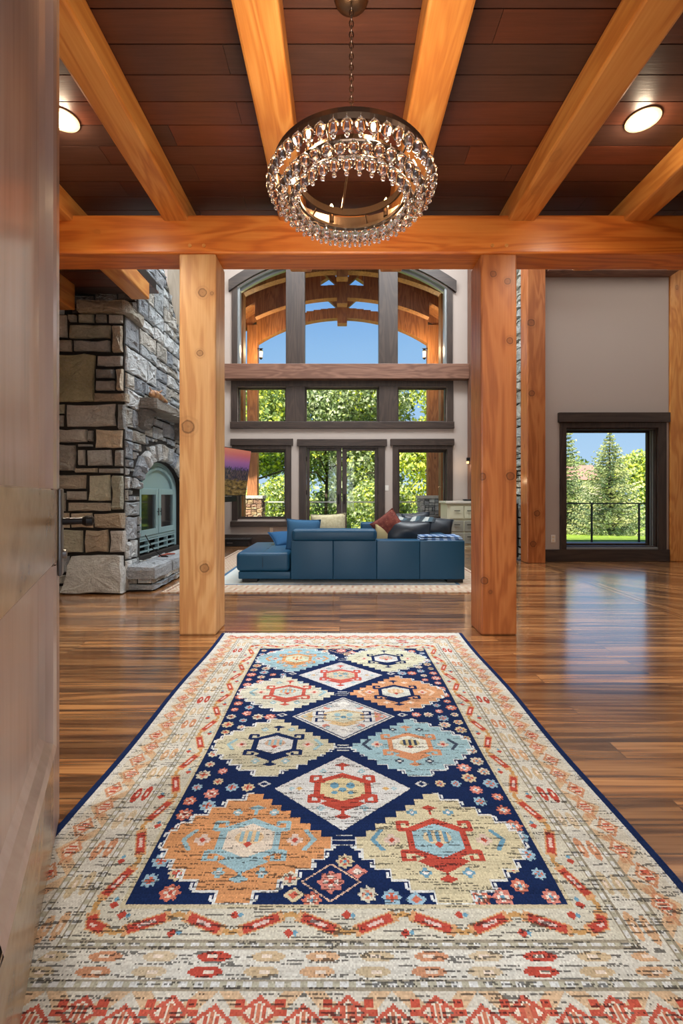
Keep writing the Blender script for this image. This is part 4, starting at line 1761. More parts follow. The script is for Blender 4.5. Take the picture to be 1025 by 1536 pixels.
# ------------------------------------------------------------------ cushions and throws
def pillow(name, label, w_, h_, t_, loc, rot, mat, n=14, cat='pillow', lump=0.0, seed=1):
    """stuffed square: pinched corners, full middle"""
    rng = random.Random(seed)
    vs_, fs_ = [], []
    ph = [rng.uniform(0, 6) for _ in range(4)]
    for sgn in (1, -1):
        for j in range(n + 1):
            for i in range(n + 1):
                u, v = 2 * i / n - 1, 2 * j / n - 1
                th = (max(0, 1 - u * u) ** .55) * (max(0, 1 - v * v) ** .55)
                pin = 1 - .07 * (1 - abs(v) ** 2.0) * abs(u) ** 3
                pin2 = 1 - .07 * (1 - abs(u) ** 2.0) * abs(v) ** 3
                z = sgn * t_ / 2 * th
                z += lump * math.sin(u * 3 + ph[0]) * math.sin(v * 4 + ph[1]) * th
                vs_.append((u * w_ / 2 * pin, z, v * h_ / 2 * pin2))
    N1 = (n + 1) ** 2
    for s in (0, 1):
        for j in range(n):
            for i in range(n):
                a = s * N1 + j * (n + 1) + i
                f = (a, a + 1, a + n + 2, a + n + 1)
                fs_.append(f if s == 0 else f[::-1])
    me = bpy.data.meshes.new(name)
    me.from_pydata(vs_, [], fs_)
    bm = bmesh.new()
    bm.from_mesh(me)
    bmesh.ops.remove_doubles(bm, verts=bm.verts, dist=.0008)
    bmesh.ops.recalc_face_normals(bm, faces=bm.faces)
    bm.to_mesh(me)
    bm.free()
    me.polygons.foreach_set('use_smooth', [True] * len(me.polygons))
    me.materials.append(mat)
    o = bpy.data.objects.new(name, me)
    COL.objects.link(o)
    o.location = loc
    o.rotation_euler = [math.radians(a) for a in rot]
    tag(o, label, cat)
    # the sewn edge
    m = MB()
    pts = []
    for (u0, v0, u1, v1) in ((-1, -1, 1, -1), (1, -1, 1, 1), (1, 1, -1, 1), (-1, 1, -1, -1)):
        for k in range(8):
            u, v = u0 + (u1 - u0) * k / 8, v0 + (v1 - v0) * k / 8
            pin = 1 - .07 * (1 - abs(v) ** 2.0) * abs(u) ** 3
            pin2 = 1 - .07 * (1 - abs(u) ** 2.0) * abs(v) ** 3
            pts.append((u * w_ / 2 * pin, 0, v * h_ / 2 * pin2))
    pts.append(pts[0])
    m.path(pts, [.005] * len(pts), 6)
    m.build('piping', mat, o)
    return o


def cloth_mat(name, col, sc=160):
    return plain(name, col, .9, bump=.5, bscale=sc, Specular_IOR_Level=.15)


BLUE = cloth_mat('blue_linen', lin(58, 98, 132))
pillow('throw_pillow', 'square blue throw pillow standing between chaise and headrest', .45, .43, .15, (sx_(455, 6.0), 6.02, .36 + .205), (-13, 2, 4), BLUE)
pillow('throw_pillow', 'small blue pillow lying low on the chaise behind the taller blue pillow', .42, .36, .13, (sx_(428, 6.6), 6.62, .36 + .105), (-62, 0, 30), cloth_mat('deep_blue_linen', lin(44, 86, 126)))
t = NT('cream_weave')
co = t.add('TexCoord').outputs['Object']
n = t.noise(co, 30, 4)
M['cream'] = t.fin(t.ramp(n.outputs[0], [(.35, lin(184, 176, 140)), (.65, lin(206, 200, 166))]), .9)
pillow('throw_pillow', 'cream throw pillow peeking above the left headrest of the sofa', .50, .44, .15, (sx_(493, 6.45), 6.45, .42 + .19), (-12, -3, -6), M['cream'])
pillow('throw_pillow', 'dull beige pillow mostly hidden between blue pillow and cream pillow', .34, .40, .12, (sx_(482, 6.62), 6.66, .42 + .165), (-12, 4, 5), cloth_mat('beige_linen', lin(176, 142, 108)))
t = NT('red_kilim')
co = t.add('TexCoord').outputs['Object']
n = t.noise(co, 18, 4)
v = t.add('TexVoronoi')
v.inputs['Scale'].default_value = 26
t.l.new(co, v.inputs['Vector'])
col = t.ramp(n.outputs[0], [(.35, lin(96, 42, 36)), (.7, lin(132, 68, 56))])
col = t.mix(t.math('MULTIPLY', t.math('LESS_THAN', v.outputs['Distance'], .2), .4), col, lin(170, 124, 100))
M['red'] = t.fin(col, .9)
pillow('throw_pillow', 'faded red patterned pillow leaning at the middle of the sofa', .37, .33, .13, (sx_(583, 5.99), 6.03, .42 + .262), (-10, -36, -10), M['red'])
pillow('throw_pillow', 'pale yellow pillow edge showing beneath the red pillow', .24, .28, .10, (sx_(577, 5.95), 6.01, .42 + .14), (-6, 4, -2), cloth_mat('pale_yellow_linen', lin(190, 176, 132)))
LTH = plain('dark_leather_pillow', lin(34, 44, 54), .42, bump=.1, bscale=240)
pillow('bolster_pillow', 'dark leather pillow lying in front of the striped blanket', .62, .34, .22, (sx_(612, 5.98), 6.00, .42 + .17), (-6, 3, -3), LTH, lump=.02, seed=3)
pillow('bolster_pillow', 'long dark leather pillow slumped by the bar cabinet at the right end of the sofa', .80, .34, .24, (sx_(642, 6.9), 7.0, .42 + .18), (-20, 6, -8), LTH, lump=.02, seed=7)
pillow('bolster_pillow', 'dark leather back cushion standing behind the striped blanket', .70, .38, .22, (sx_(615, 7.3), 7.35, .42 + .20), (-14, -3, 3), LTH, lump=.02, seed=9)


def blanket(name, label, corners, mat, amp, n=22, seed=1, thick=.012, freq=6.0):
    """cloth laid over four corner points with folds"""
    rng = random.Random(seed)
    A, B, C_, D_ = [Vector(c) for c in corners]
    p = [rng.uniform(0, 6.28) for _ in range(6)]
    vs_, fs_ = [], []
    for j in range(n + 1):
        for i in range(n + 1):
            u, v = i / n, j / n
            b = A.lerp(B, u).lerp(D_.lerp(C_, u), v)
            hgt = amp * (math.sin(freq * u + p[0] + 2 * v) + .6 * math.sin(freq * 1.7 * v + p[1] + 3 * u) + .35 * math.sin(freq * 2.6 * (u - v) + p[2]))
            vs_.append((b.x, b.y + hgt * .3, b.z + hgt + amp * 1.2))
    for j in range(n):
        for i in range(n):
            a = j * (n + 1) + i
            fs_.append((a, a + 1, a + n + 2, a + n + 1))
    me = bpy.data.meshes.new(name)
    o_ = Vector(corners[0])
    me.from_pydata([tuple(Vector(v) - o_) for v in vs_], [], fs_)
    uv = me.uv_layers.new(name='UVMap')
    for l in me.loops:
        k = l.vertex_index
        uv.data[l.index].uv = ((k % (n + 1)) / n, (k // (n + 1)) / n)
    me.polygons.foreach_set('use_smooth', [True] * len(me.polygons))
    me.materials.append(mat)
    o = bpy.data.objects.new(name, me)
    COL.objects.link(o)
    o.location = o_
    s = o.modifiers.new('thickness', 'SOLIDIFY')
    s.thickness = thick
    tag(o, label, 'blanket')
    return o


t = NT('striped_wool')
uvn = t.add('TexCoord').outputs['UV']
sx = t.add('SeparateXYZ')
t.l.new(uvn, sx.inputs[0])
st = t.ramp(t.math('FRACT', t.math('MULTIPLY', sx.outputs[0], 3.2)), [(0, lin(30, 44, 54)), (.36, lin(34, 50, 60)), (.38, lin(150, 160, 160)), (.70, lin(168, 174, 172)), (.72, lin(60, 84, 96)), (1, lin(56, 78, 90))])
M['stripe'] = t.fin(st, .9)
d0 = 6.35
blanket('striped_blanket', 'dark and grey striped blanket bunched over the sofa pillows',
        [P(574, 800, 6.15), P(640, 797, 6.2), P(655, 782, 6.8), P(592, 774, 6.9)], M['stripe'], .022, seed=4)
t = NT('plaid_wool')
uvn = t.add('TexCoord').outputs['UV']
sx = t.add('SeparateXYZ')
t.l.new(uvn, sx.inputs[0])
a = t.math('GREATER_THAN', t.math('FRACT', t.math('MULTIPLY', sx.outputs[0], 5.5)), .5)
b = t.math('GREATER_THAN', t.math('FRACT', t.math('MULTIPLY', sx.outputs[1], 4.0)), .5)
s_ = t.math('MULTIPLY', t.math('ADD', a, b), .5)
M['plaid'] = t.fin(t.ramp(s_, [(0, lin(160, 184, 212)), (.5, lin(84, 118, 164)), (1, lin(38, 58, 104))]), .95)
fb = thing('plaid_blanket', 'folded blue and white plaid blanket on the sofa back at right', 'blanket', (1.2, 5.8, zt))
z = zt
for k in range(3):
    bl = blanket('fold', None, [(sx_(630) + .01 * k, 5.64 + .015 * k, z - .004), (sx_(697) - .012 * k, 5.64 + .01 * k, z - .004), (sx_(697) - .03, 6.02, z - .004), (sx_(632), 6.02, z - .004)], M['plaid'], .004, seed=20 + k, thick=.016, freq=5)
    del bl['category']
    bl.parent = fb
    bl.location = bl.location - Vector((1.2, 5.8, zt))
    z += .024

# ------------------------------------------------------------------ television wall
TL, TR_ = Vector((-2.47, 8.48, 0)), Vector((-1.90, 9.90, 0))
td = (TR_ - TL).normalized()
tn = Vector((td.y, -td.x, 0))
tl = (TR_ - TL).length
TV0 = Vector((-2.04, 9.90, 1.075)) - td * tl
tv = thing('television', 'large television tilted forward on the left wall showing a purple sunset', 'television', TV0)


def tm(s, w, h):
    lean = .14 * h / .95
    return TV0 + td * s + tn * (w + lean) + Vector((0, 0, h))


MB(tm).box(0, -.05, 0, tl, 0, .97).build('body', M['black'], tv, TV0, bevel=.004)
t = NT('screen_picture')
co = t.add('TexCoord').outputs['UV']
sx = t.add('SeparateXYZ')
t.l.new(co, sx.inputs[0])
n1 = t.noise(t.map(co, (26, 5, 1)), 2.2, 5, .65)
n2 = t.noise(t.map(co, (6, 9, 1)), 2.0, 4)
sky = t.ramp(sx.outputs[1], [(.55, lin(96, 70, 130)), (.72, lin(150, 90, 140)), (.88, lin(190, 96, 96)), (1, lin(208, 120, 96))])
wood_ = t.ramp(n1.outputs[0], [(.35, lin(20, 26, 44)), (.5, lin(54, 46, 56)), (.62, lin(110, 84, 74))])
gr = t.ramp(n2.outputs[0], [(.35, lin(54, 44, 26)), (.6, lin(128, 100, 50)), (.75, lin(160, 140, 110))])
edge_ = t.math('ADD', sx.outputs[1], t.math('MULTIPLY_ADD', n1.outputs[0], .5, -.25))
col = t.mix(t.math('GREATER_THAN', edge_, .58), wood_, sky)
col = t.mix(t.math('LESS_THAN', t.math('ADD', sx.outputs[1], t.math('MULTIPLY', n2.outputs[0], .25)), .46), col, gr)
t.set(t.b.inputs['Emission Color'], col)
t.b.inputs['Emission Strength'].default_value = .75
M['screen'] = t.fin((.01, .01, .012, 1), .25)
m = MB(tm)
m.quad((.012, .002, .014), (tl - .012, .002, .014), (tl - .012, .002, .956), (.012, .002, .956))
sc = m.build('screen', M['screen'], tv, TV0)
uvl = sc.data.uv_layers.new(name='UVMap')
lut = {0: (0, 0), 1: (1, 0), 2: (1, 1), 3: (0, 1)}
for l in sc.data.loops:
    uvl.data[l.index].uv = lut[l.vertex_index]
m = MB()
a = tm(tl * .45, -.05, .5)
m.tube(a, (-2.95, a.y + .1, a.z), .035, .035, 8)
m.tube((-2.95, a.y + .1, a.z), (-3.29, a.y + .0, a.z), .035, .035, 8)
m.build('wall_arm', M['black'], tv, TV0)
o = MB().box(-3.3, 8.6, wz(753) + .02, wx(362.5), 9.72, wz(744) - .005).build('wall_shelf', plain('matte_black', lin(22, 23, 25), .75, Specular_IOR_Level=.15), None, (-2.7, 9.2, wz(752)), bevel=.006)
tag(o, 'thick black shelf under the television on the left wall', 'shelf')
o = thing('speaker_box', 'low black speaker box on the floor under the television shelf', 'speaker', (-2.7, 9.85, 0))
q = (-2.7, 9.85, 0)
MB().box(-3.2, 9.70, .0, -1.94, 10.05, .135).build('cabinet', M['black'], o, q, bevel=.008)
MB().box(-3.2, 9.69, .135, -1.92, 10.06, .16).build('lid', plain('dark_gloss', lin(46, 48, 50), .2), o, q, bevel=.004)
MB().box(-2.40, 9.694, .06, -2.28, 9.702, .085).build('badge', M['steel'], o, q)

# ------------------------------------------------------------------ bar cabinet at the right, with a tray
PALE = plain('pale_sage_paint', lin(206, 206, 180), .5)
bc = thing('bar_cabinet', 'pale sage cabinet with stone top in the far right corner', 'cabinet', (2.6, 9.5, 0))
q = (2.6, 9.5, 0)
bx0, bx1, by0, by1, bh = (671 - VX) / F * 9.5, 2.835, 9.5, 10.12, .915
MB().box(bx0, by0, 0, bx1, by1, bh).build('carcass', PALE, bc, q, bevel=.006)
MB().box(bx0 - .035, by0 - .04, bh, bx1, by1, bh + .05).build('worktop', plain('stone_top', lin(212, 208, 196), .25, bump=.05, bscale=40), bc, q, bevel=.008)
for k, (a, b) in enumerate(((bx0 + .06, bx0 + .34), (bx0 + .36, bx1 - .03))):
    dr = MB().box(a, by0 - .02, .60, b, by0, .86).build('drawer', PALE, bc, q, bevel=.008)
    MB().box((a + b) / 2 - .06, by0 - .045, .76, (a + b) / 2 + .06, by0 - .035, .775).build('handle', M['iron'], dr, q)
    for j, zz in enumerate((.33, .08)):
        dr = MB().box(a, by0 - .02, zz, b, by0, zz + .23).build('drawer', plain('darker_sage_paint', lin(150, 150, 138), .5), bc, q, bevel=.008)  # lower drawers in a darker sage than the top row
        MB().box((a + b) / 2 - .06, by0 - .045, zz + .14, (a + b) / 2 + .06, by0 - .035, zz + .155).build('handle', M['iron'], dr, q)
m = MB().lathe([(.001, 0), (.10, .0), (.13, .035), (.12, .038), (.09, .010), (.001, .010)], ((703 - VX) / F * 9.75, 9.75, bh + .05), 20)
o = m.build('tray', M['black'], None, ((703 - VX) / F * 9.75, 9.75, bh + .05), smooth=True)
tag(o, 'small black tray on top of the pale sage cabinet', 'tray')
o = thing('media_cabinet', 'low black cabinet against the grey stone chimney behind the right posts', 'cabinet', (2.9, 7.9, 0))
q = (2.9, 7.9, 0)
MB().box(2.62, 7.64, .05, 2.985, 8.5, .93).build('carcass', M['black'], o, q, bevel=.006)
MB().box(2.60, 7.63, .93, 2.987, 8.52, .955).build('top', plain('black_top', lin(30, 30, 32), .25), o, q, bevel=.004)
MB().box(2.66, 7.70, 0, 2.95, 8.46, .05).build('plinth', M['black'], o, q)


def sconce(label, x, y, z):
    o = thing('wall_sconce', label, 'wall light', (x, y, z), 'great room sconces')
    q = (x, y, z)
    MB().box(x - .02, y - .03, z - .06, x, y + .03, z + .09).build('back_plate', M['black'], o, q, bevel=.004)
    MB().box(x - .07, y - .03, z + .01, x - .02, y + .03, z + .09).build('shade', M['black'], o, q, bevel=.006)
    MB().box(x - .065, y - .025, z - .04, x - .025, y + .025, z + .009).build('glass', emit('sconce_glow', (1, .62, .25, 1), 1.6), o, q)
    lamp('sconce_lamp', 'POINT', (x - .14, y - .02, z - .10), 1.0, WARM, shadow_soft_size=.03)


sconce('small black wall sconce glowing on the stone chimney', 2.985, 7.71, H + .33)
sconce('small black wall sconce glowing above the bar cabinet', 2.84, 9.98, H + .72)
# ------------------------------------------------------------------ outside: deck, lawn, porch, rail, trees
m = MB()
m.box(-9, DW + WT, -.40, 3.3, 13.6, -.06)
m.box(7.4, DD + .26, -.40, 16, 13.3, -.27)
m.box(3.3, DD + .26, -.40, 7.4, 13.3, -.27)
o = struct(m.build('ground_deck', plain('grey_deck', lin(150, 146, 140), .8, bump=.2, bscale=30)))
t = NT('lawn_grass')
co = t.add('TexCoord').outputs['Object']
n1 = t.noise(co, 3, 5, .7)
n2 = t.noise(co, 60, 3)
g = t.math('ADD', t.math('MULTIPLY', n1.outputs[0], .6), t.math('MULTIPLY', n2.outputs[0], .4))
t.bump(n2.outputs[0], .8, .05)
M['lawn'] = t.fin(t.ramp(g, [(.35, lin(92, 120, 30)), (.55, lin(140, 168, 44)), (.72, lin(176, 196, 66))]), .95)
m = MB()
ny, nx = 24, 30
zz = lambda y: -.42 - .050 * max(0, y - 13.5) if y < 24 else -.945 - .012 * (y - 24)
yl = [13.3 + (140 - 13.3) * (k / ny) ** 2 for k in range(ny + 1)]
for a, b in zip(yl[:-1], yl[1:]):
    m.quad((-110, a, zz(a)), (140, a, zz(a)), (140, b, zz(b)), (-110, b, zz(b)))
struct(m.build('ground_lawn', M['lawn']))

# stone piers with timber posts carrying the porch roof
PD = 13.0
kp = F / PD


def qx(px, d=PD):
    return (px - VX) / F * d


def qz(py, d=PD):
    return H - (py - VY) / F * d


rng = random.Random(21)
for side, (a, b, pa, pb) in enumerate(((361.5, 393, 369, 384.5), (631, 663.5, 644, 660))):
    x0, x1 = qx(a), qx(b)
    pr = thing('stone_pier', 'square stone pier seen through the %s window of the far wall' % ('left lower', 'right lower')[side], 'pier', ((x0 + x1) / 2, PD + .3, -.06))
    q = ((x0 + x1) / 2, PD + .3, -.06)
    zt_ = qz(748)
    MB().box(x0 + .03, PD + .03, -.06, x1 - .03, PD + .57, zt_).build('core', M['mortar'], pr, q)
    m = MB()
    palp = [lin(150, 116, 90), lin(178, 150, 110), lin(120, 90, 76), lin(196, 176, 140), lin(160, 128, 100)] if side == 0 else [lin(196, 190, 178), lin(170, 162, 150), lin(210, 204, 190), lin(182, 178, 168)]
    for fn, (u0, u1) in ((lambda u, v, w: (u, PD + .03 - w, v), (x0, x1)), (lambda u, v, w: (x1 - .03 + w, u, v), (PD, PD + .6)), (lambda u, v, w: (x0 + .03 - w, u, v), (PD, PD + .6))):
        out = []
        split(rng, (u0, -.05, u1, zt_), out, .26, .17)
        for r in out:
            stone(m, rect(*r, .006), fn, .03, rng, pick(rng, palp))
    m.build('stones', M['stone'], pr, q, colors=True)
    m = MB()
    m.c = lin(206, 196, 176)
    m.box(x0 - .03, PD - .03, zt_, x1 + .03, PD + .63, zt_ + .09)
    m.build('cap', M['stone'], pr, q, colors=True, bevel=.01)
    p = MB().box(qx(pa), PD + .15, zt_ + .09, qx(pb), PD + .45, 6.0).build('porch_post', M['porch'], None, ((qx(pa) + qx(pb)) / 2, PD + .3, zt_ + .09), bevel=.012)
    tag(p, 'brown porch post standing on the %s stone pier' % ('left', 'right')[side], 'post')


# arched trusses under the porch roof, nearest to farthest
def truss(label, d, xl, zl_, xr, zc, th, rise_ridge, wide, posts):
    o = thing('porch_truss', label, 'roof truss', (0, d, zl_), 'porch roof trusses')
    q = (0, d, zl_)
    c0 = (xl + xr) / 2
    hwd = (xr - xl) / 2
    rs = zc - zl_
    R_ = (hwd * hwd + rs * rs) / (2 * rs)
    az = lambda x: zc - R_ + math.sqrt(max(0, R_ * R_ - (x - c0) ** 2))
    N = 24
    xs = [xl + (xr - xl) * k / N for k in range(N + 1)]
    m = MB()
    top_ = lambda x: max(az(x) + th, rise_ridge - .62 * abs(x - c0) - .1) if abs(x - c0) > wide else az(x) + th
    for a, b in zip(xs[:-1], xs[1:]):
        mm = (a + b) / 2
        e_ = .03
        m.prism([(a, az(a)), (b, az(b)), (b, top_(mm + e_) if abs(mm - c0) <= wide else top_(b)), (a, top_(mm) if abs(mm - c0) <= wide else top_(a))], d - .11, d + .11)
    m.build('arched_chord', M['porch'], o, q)
    m = MB()
    for s in (-1, 1):
        m.prism([(c0, rise_ridge - .12), (c0, rise_ridge + .14), (c0 + s * 3.4, rise_ridge + .14 - .62 * 3.4), (c0 + s * 3.4, rise_ridge - .12 - .62 * 3.4)], d - .1, d + .1)
    m.build('rafter', M['porch'], o, q)
    MB().box(c0 - .14, d - .13, zc - .16, c0 + .14, d + .13, rise_ridge).build('king_post', M['porch'], o, q, bevel=.01)
    m = MB()
    for s in (-1, 1):
        m.prism([(c0 + s * .12, zc + th), (c0 + s * .12, zc + th + .2), (c0 + s * .75, zc + th + .75), (c0 + s * .75, zc + th + .55)], d - .06, d + .06)
    m.build('strut', M['porch'], o, q)
    if posts:
        for s, x in ((-1, xl), (1, xr)):
            m = MB()
            m.box(x - (.14 if s < 0 else 0), d - .14, -.06, x + (0 if s < 0 else .14), d + .14, zl_ + .5)
            m.build('bracket_post', M['porch'], o, q)
    return o


truss('farthest porch truss, its thin arched chord crossing the blue sky', 13.3, qx(386, 13.3), qz(517, 13.3), qx(641, 13.3), qz(479, 13.3), .29, 7.76, 1.15, False)
truss('middle porch truss, its chord seen above the farthest chord', 12.2, qx(384, 12.2), qz(478, 12.2), qx(643, 12.2), qz(449, 12.2), .34, 7.76, .55, False)
truss('nearest porch truss just outside the arched window', 11.0, qx(367, 11.0), qz(442, 11.0), qx(660, 11.0), qz(409, 11.0), .36, 7.76, .3, True)
# porch roof boards above
m = MB()
for s in (-1, 1):
    m.prism([(.06, 7.89), (.06, 8.02), (.06 + s * 4.4, 8.02 - .62 * 4.4), (.06 + s * 4.4, 7.89 - .62 * 4.4)], DW + WT, 13.75)
o = m.build('porch_roof', M['porch'], None, (0, 12, 6))
tag(o, 'boarded gable roof over the porch beyond the arched window', 'roof')


# lanterns on the porch posts
for nm, px, sg in (('left', 384.5, 1), ('right', 644, -1)):
    x, y, z = qx(px), PD + .2, qz(528)
    o = thing('porch_lantern', 'dark lantern bracketed to the %s porch post' % nm, 'wall light', (x, y, z))
    q = (x, y, z)
    MB().tube((x - sg * .03, y, z + .16), (x + sg * .16, y, z + .16), .012, .012, 6).build('bracket', M['iron'], o, q)
    MB().lathe([(.01, -.16), (.05, -.12), (.05, -.10), (.01, -.10)], (x + sg * .10, y, z), 8).lathe([(.06, .08), (.03, .15), (.005, .17)], (x + sg * .10, y, z), 8).build('lantern_cap', M['iron'], o, q)
    MB().lathe([(.04, -.10), (.05, .08)], (x + sg * .10, y, z), 8).build('glass', emit('lantern_glow', (1, .68, .30, 1), 2.0), o, q)
    lamp('porch_warm_fill', 'POINT', (x + sg * .35, y - .6, z - .1), 90, (1, .74, .40), shadow_soft_size=.08)  # warm fill added apart from the lantern to gild the truss undersides


# cable railings
M['rail'] = plain('pale_rail_metal', lin(190, 186, 176), .4, .2)
def railing(label, xs, y, zt_=.89, z0_=-.06, mt='iron'):
    o = thing('cable_railing', label, 'railing', (xs[0], y, -.06), 'deck railings')
    q = (xs[0], y, -.06)
    MB().box(xs[0], y - .025, zt_ - .02, xs[-1], y + .025, zt_ + .015).build('top_rail', M[mt], o, q)
    for x in xs[1:-1]:
        MB().box(x - .02, y - .02, z0_, x + .02, y + .02, zt_ - .02).build('post', M[mt], o, q)
    for k in range(7):
        z = z0_ + .11 + (zt_ - z0_) / 8 * k
        MB().tube((xs[0], y, z), (xs[-1], y, z), .0035, .0035, 5).build('cable', M['steel'], o, q)


railing('thin cable railing across the deck beyond the glass double doors', [qx(393) + .04, -1.1, .05, 1.2, qx(631) - .04], 13.35, mt='rail')
railing('dark cable railing outside the dining window in front of the spruce', [3.1, 4.6, 5.9, (888 - VX) / F * 13.2, (959 - VX) / F * 13.2, 10.2, 11.8], 13.2, .85, -.27)


# trees
def crown(name, blobs, n, size, cols, seed, parent, q):
    r_ = np.random.RandomState(seed)
    w = np.array([b[3] * b[4] for b in blobs])
    w = w / w.sum()
    B = np.array(blobs)[r_.choice(len(blobs), n, p=w)]
    d = r_.randn(n, 3)
    d /= np.linalg.norm(d, axis=1)[:, None]
    rr = (1 - .42 * r_.rand(n) ** 2.0)[:, None]
    Pt = B[:, :3] + d * rr * np.stack([B[:, 3], B[:, 3], B[:, 4]], 1)
    nm = d + r_.randn(n, 3) * .6
    nm /= np.linalg.norm(nm, axis=1)[:, None]
    a_ = np.cross(nm, r_.randn(n, 3))
    a_ /= np.linalg.norm(a_, axis=1)[:, None] + 1e-9
    c_ = np.cross(nm, a_)
    s_ = (size * r_.uniform(.6, 1.3, n))[:, None]
    V = np.stack([Pt - a_ * s_, Pt + c_ * s_ * .5, Pt + a_ * s_, Pt - c_ * s_ * .5], 1).reshape(-1, 3) - np.array(q)
    pal_ = np.array([c[:3] for c in cols])
    Cc = pal_[r_.randint(len(cols), size=n)] * r_.uniform(.7, 1.25, n)[:, None]
    Cc = np.concatenate([Cc, np.ones((n, 1))], 1)
    me = bpy.data.meshes.new(name)
    me.from_pydata(V.tolist(), [], np.arange(4 * n).reshape(-1, 4).tolist())
    at = me.color_attributes.new('Col', 'FLOAT_COLOR', 'CORNER')
    at.data.foreach_set('color', np.repeat(Cc.astype(np.float32), 4, axis=0).ravel())
    me.materials.append(M['leaf'])
    ob = bpy.data.objects.new(name, me)
    COL.objects.link(ob)
    ob.parent = parent
    return ob


G1 = [lin(140, 160, 84), lin(166, 182, 108), lin(112, 136, 70), lin(188, 200, 136), lin(124, 148, 84)]
G2 = [lin(196, 206, 64), lin(212, 218, 88), lin(168, 188, 52), lin(222, 226, 110)]
G3 = [lin(128, 146, 92), lin(168, 180, 136), lin(104, 124, 78), lin(194, 202, 164), lin(148, 164, 108)]


def tree(label, x, y, h, r, cols, seed, n=9000, size=.13, lowest=.0):
    rg = random.Random(seed)
    zb = zz(y)
    o = thing('leafy_tree', label, 'tree', (x, y, zb), 'leafy trees beyond the deck')
    q = (x, y, zb)
    blobs = []
    for k in range(13):
        a = rg.uniform(0, 6.28)
        hh = rg.uniform(lowest + .12, .90)
        rad = r * (1 - .30 * abs(hh - .5) / .5) * rg.uniform(.35, .8)
        br = r * rg.uniform(.34, .52)
        blobs.append((x + rad * math.cos(a), y + rad * math.sin(a), zb + h * hh, br, br * .85))
    blobs.append((x, y, zb + h * .62, r * .55, h * .30))
    blobs.append((x, y, zb + h * .86, r * .72, h * .13))
    crown('crown', blobs, n, size, cols, seed, o, q)
    m = MB()
    m.path([(x, y, zb), (x + .1, y, zb + h * .3), (x, y, zb + h * .8)], [r * .03, r * .026, r * .012], 8)
    for k in range(7):
        a = rg.uniform(0, 6.28)
        z0_ = zb + h * rg.uniform(.25, .5)
        p1 = (x + r * .45 * math.cos(a), y + r * .45 * math.sin(a), z0_ + h * .06)
        p2 = (x + r * .85 * math.cos(a), y + r * .85 * math.sin(a), z0_ + h * .05)
        m.path([(x, y, z0_), p1, p2], [r * .018, r * .014, r * .006], 6)
    m.build('trunk', M['bark'], o, q, smooth=True)


tree('tall grey green tree filling the left lower window', -4.9, 26, 9.3, 3.6, G1 + G2[:2], 1, n=16000)
tree('grey green tree seen through the left leaf of the double doors', -.9, 28, 9.7, 3.4, G3 + G1[:2], 2, n=16000)
tree('grey green tree seen through the right leaf of the double doors', 2.7, 26.5, 9.4, 3.2, G3 + G2[:1], 3, n=16000)
tree('bright yellow green tree filling the right lower window', 5.6, 23, 8.3, 2.9, G2 + G1[:2], 4, size=.12, n=16000)
tree('yellow green bush low behind the deck rail left of the double doors', -2.6, 20.5, 2.5, 1.6, G2 + G1 + G3, 5, n=5000, size=.09)
tree('yellow green bush low behind the deck rail right of the double doors', 1.9, 20, 2.4, 1.5, G2 + G1 + G3, 6, n=5000, size=.09)
tree('green tree behind the gap between left window and double doors', -9.2, 31, 9.2, 3.6, G1, 7)
tree('bright green tree behind the right side of the big spruce', 19.8, 29.5, 4.9, 2.2, G2 + G1, 8, n=8000, size=.12)
tree('small round green tree left of the big spruce below the pink roof', 15.9, 31, 3.2, 1.7, G1 + G3, 9, n=5000, size=.10)
tree('distant dark green tree on the horizon beside the pink roof', 37.5, 66, 6.8, 4.0, G1, 10, n=2500, size=.4)
tree('far green tree rising behind the pink roofed house', 35.5, 74, 7.4, 5.0, G1, 15, n=4000, size=.4)
tree('far green tree left of the pink roofed house', 26.5, 74, 6.6, 5.0, G1 + G3, 16, n=4000, size=.4)
tree('large dense tree behind the double doors at the back', 1.0, 36, 10.4, 4.8, G1, 12, n=6000, size=.24)
tree('large dense tree behind the yellow green tree at right', 9.5, 34, 9.4, 4.4, G1, 13, n=6000, size=.22)


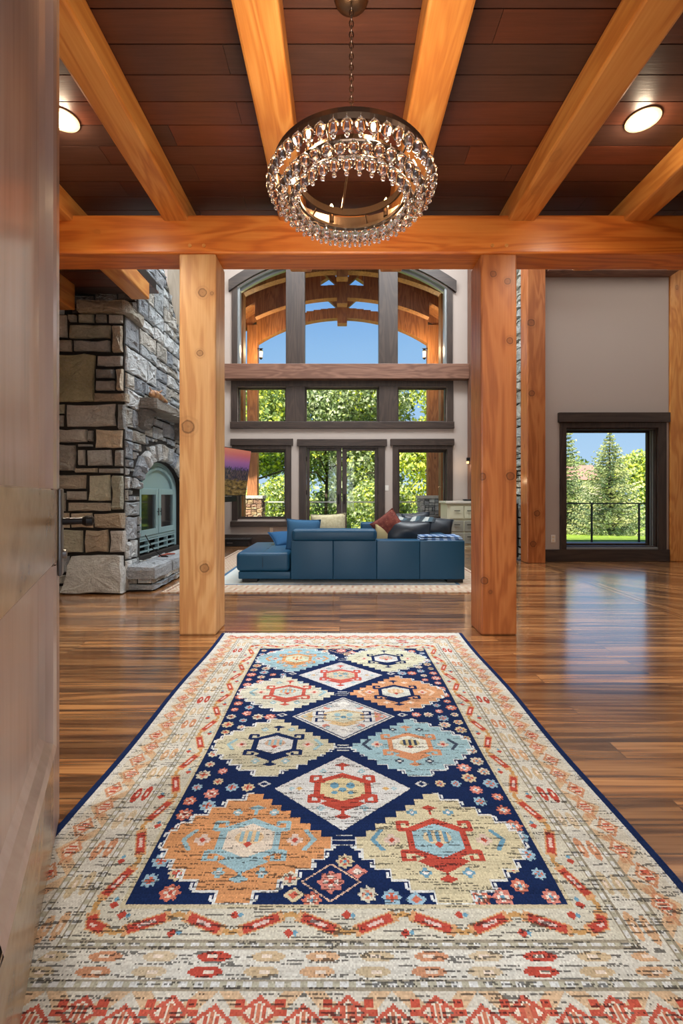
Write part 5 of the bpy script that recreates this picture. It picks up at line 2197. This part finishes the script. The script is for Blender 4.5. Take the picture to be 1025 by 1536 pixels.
def spruce(label, x, y, zb, h, r, seed, gap=.0):
    rg = random.Random(seed)
    o = thing('spruce_tree', label, 'tree', (x, y, zb), 'blue spruces by the lawn')
    q = (x, y, zb)
    m = MB()
    cols = [lin(138, 152, 108), lin(170, 180, 128), lin(112, 130, 98), lin(194, 198, 142), lin(150, 162, 124), lin(206, 206, 150)]
    nl_ = 34
    for L in range(nl_):
        f = (L / (nl_ - 1)) ** 1.12
        z = zb + h * (.035 + .95 * f)
        rl = r * (1 - f) ** .9 * rg.uniform(.8, 1.12) + .05
        nb = int(6 + 15 * (1 - f))
        for k in range(nb):
            a = 2 * math.pi * (k + rg.random()) / nb
            ln = rl * rg.uniform(.75, 1.1)
            ca, sa = math.cos(a), math.sin(a)
            rise = .25 * ln * (f - .25)
            c = rg.choice(cols)
            # a bough: sprays of needles left and right of the stem, tip curved up
            ns = max(4, int(ln / .13))
            for j in range(ns):
                u = (j + .6) / ns
                px_, py_, pz_ = x + ca * ln * u, y + sa * ln * u, z + rise * u - .16 * ln * math.sin(math.pi * u) * (1 - f) + .10 * ln * u * u
                s = (.17 * (1.05 - u) + .08) * min(1, ln / .8 + .35)
                for sg in (-1, 1):
                    fwd = .8
                    tx = px_ + (ca * fwd - sg * sa) * s
                    ty = py_ + (sa * fwd + sg * ca) * s
                    tz = pz_ + rg.uniform(-.10, .03)
                    w_ = s * .34
                    sh = rg.uniform(.7, 1.25)
                    m.c = (c[0] * sh, c[1] * sh, c[2] * sh, 1)
                    m.quad((px_, py_, pz_ + .015), (px_ + ca * w_ + (tx - px_) * .4, py_ + sa * w_ + (ty - py_) * .4, pz_ + rg.uniform(-.03, .05)), (tx, ty, tz), (px_ - ca * w_ * .2 + (tx - px_) * .5, py_ - sa * w_ * .2 + (ty - py_) * .5, pz_ - rg.uniform(.02, .09)))
    m.build('foliage', M['leaf'], o, q, colors=True)
    MB().path([(x, y, zb), (x, y, zb + h)], [.13, .012], 8).build('trunk', M['bark'], o, q)


YS = 22.0
spruce('big pointed spruce in the middle of the dining window', (915 - VX) / F * YS, YS, zz(YS) - .02, qz(647, YS) - zz(YS), 2.2, 3)
YS = 24.0
spruce('taller spruce cut by the left edge of the dining window', (848 - VX) / F * YS, YS, zz(YS) - .02, 6.6, 1.35, 5)

# the pink roofed house far behind the spruces
hx_, hy_ = (884 - VX) / F * 62, 62
o = thing('distant_house', 'distant house with a dull pink roof between the two spruces', 'house', (hx_, hy_, zz(62)))
q = (hx_, hy_, zz(62))
MB().box(hx_ - 2.2, hy_, zz(62), hx_ + 1.8, hy_ + 6, 3.2).build('walls', plain('far_wall_paint', lin(190, 176, 160), .9), o, q)
MB().prism([(hy_ - .5, 3.1), (hy_ + 3, 5.3), (hy_ + 6.5, 3.1)], hx_ - 2.5, hx_ + 2.1, 'x').build('roof', plain('pink_shingle', lin(150, 112, 100), .9), o, q)
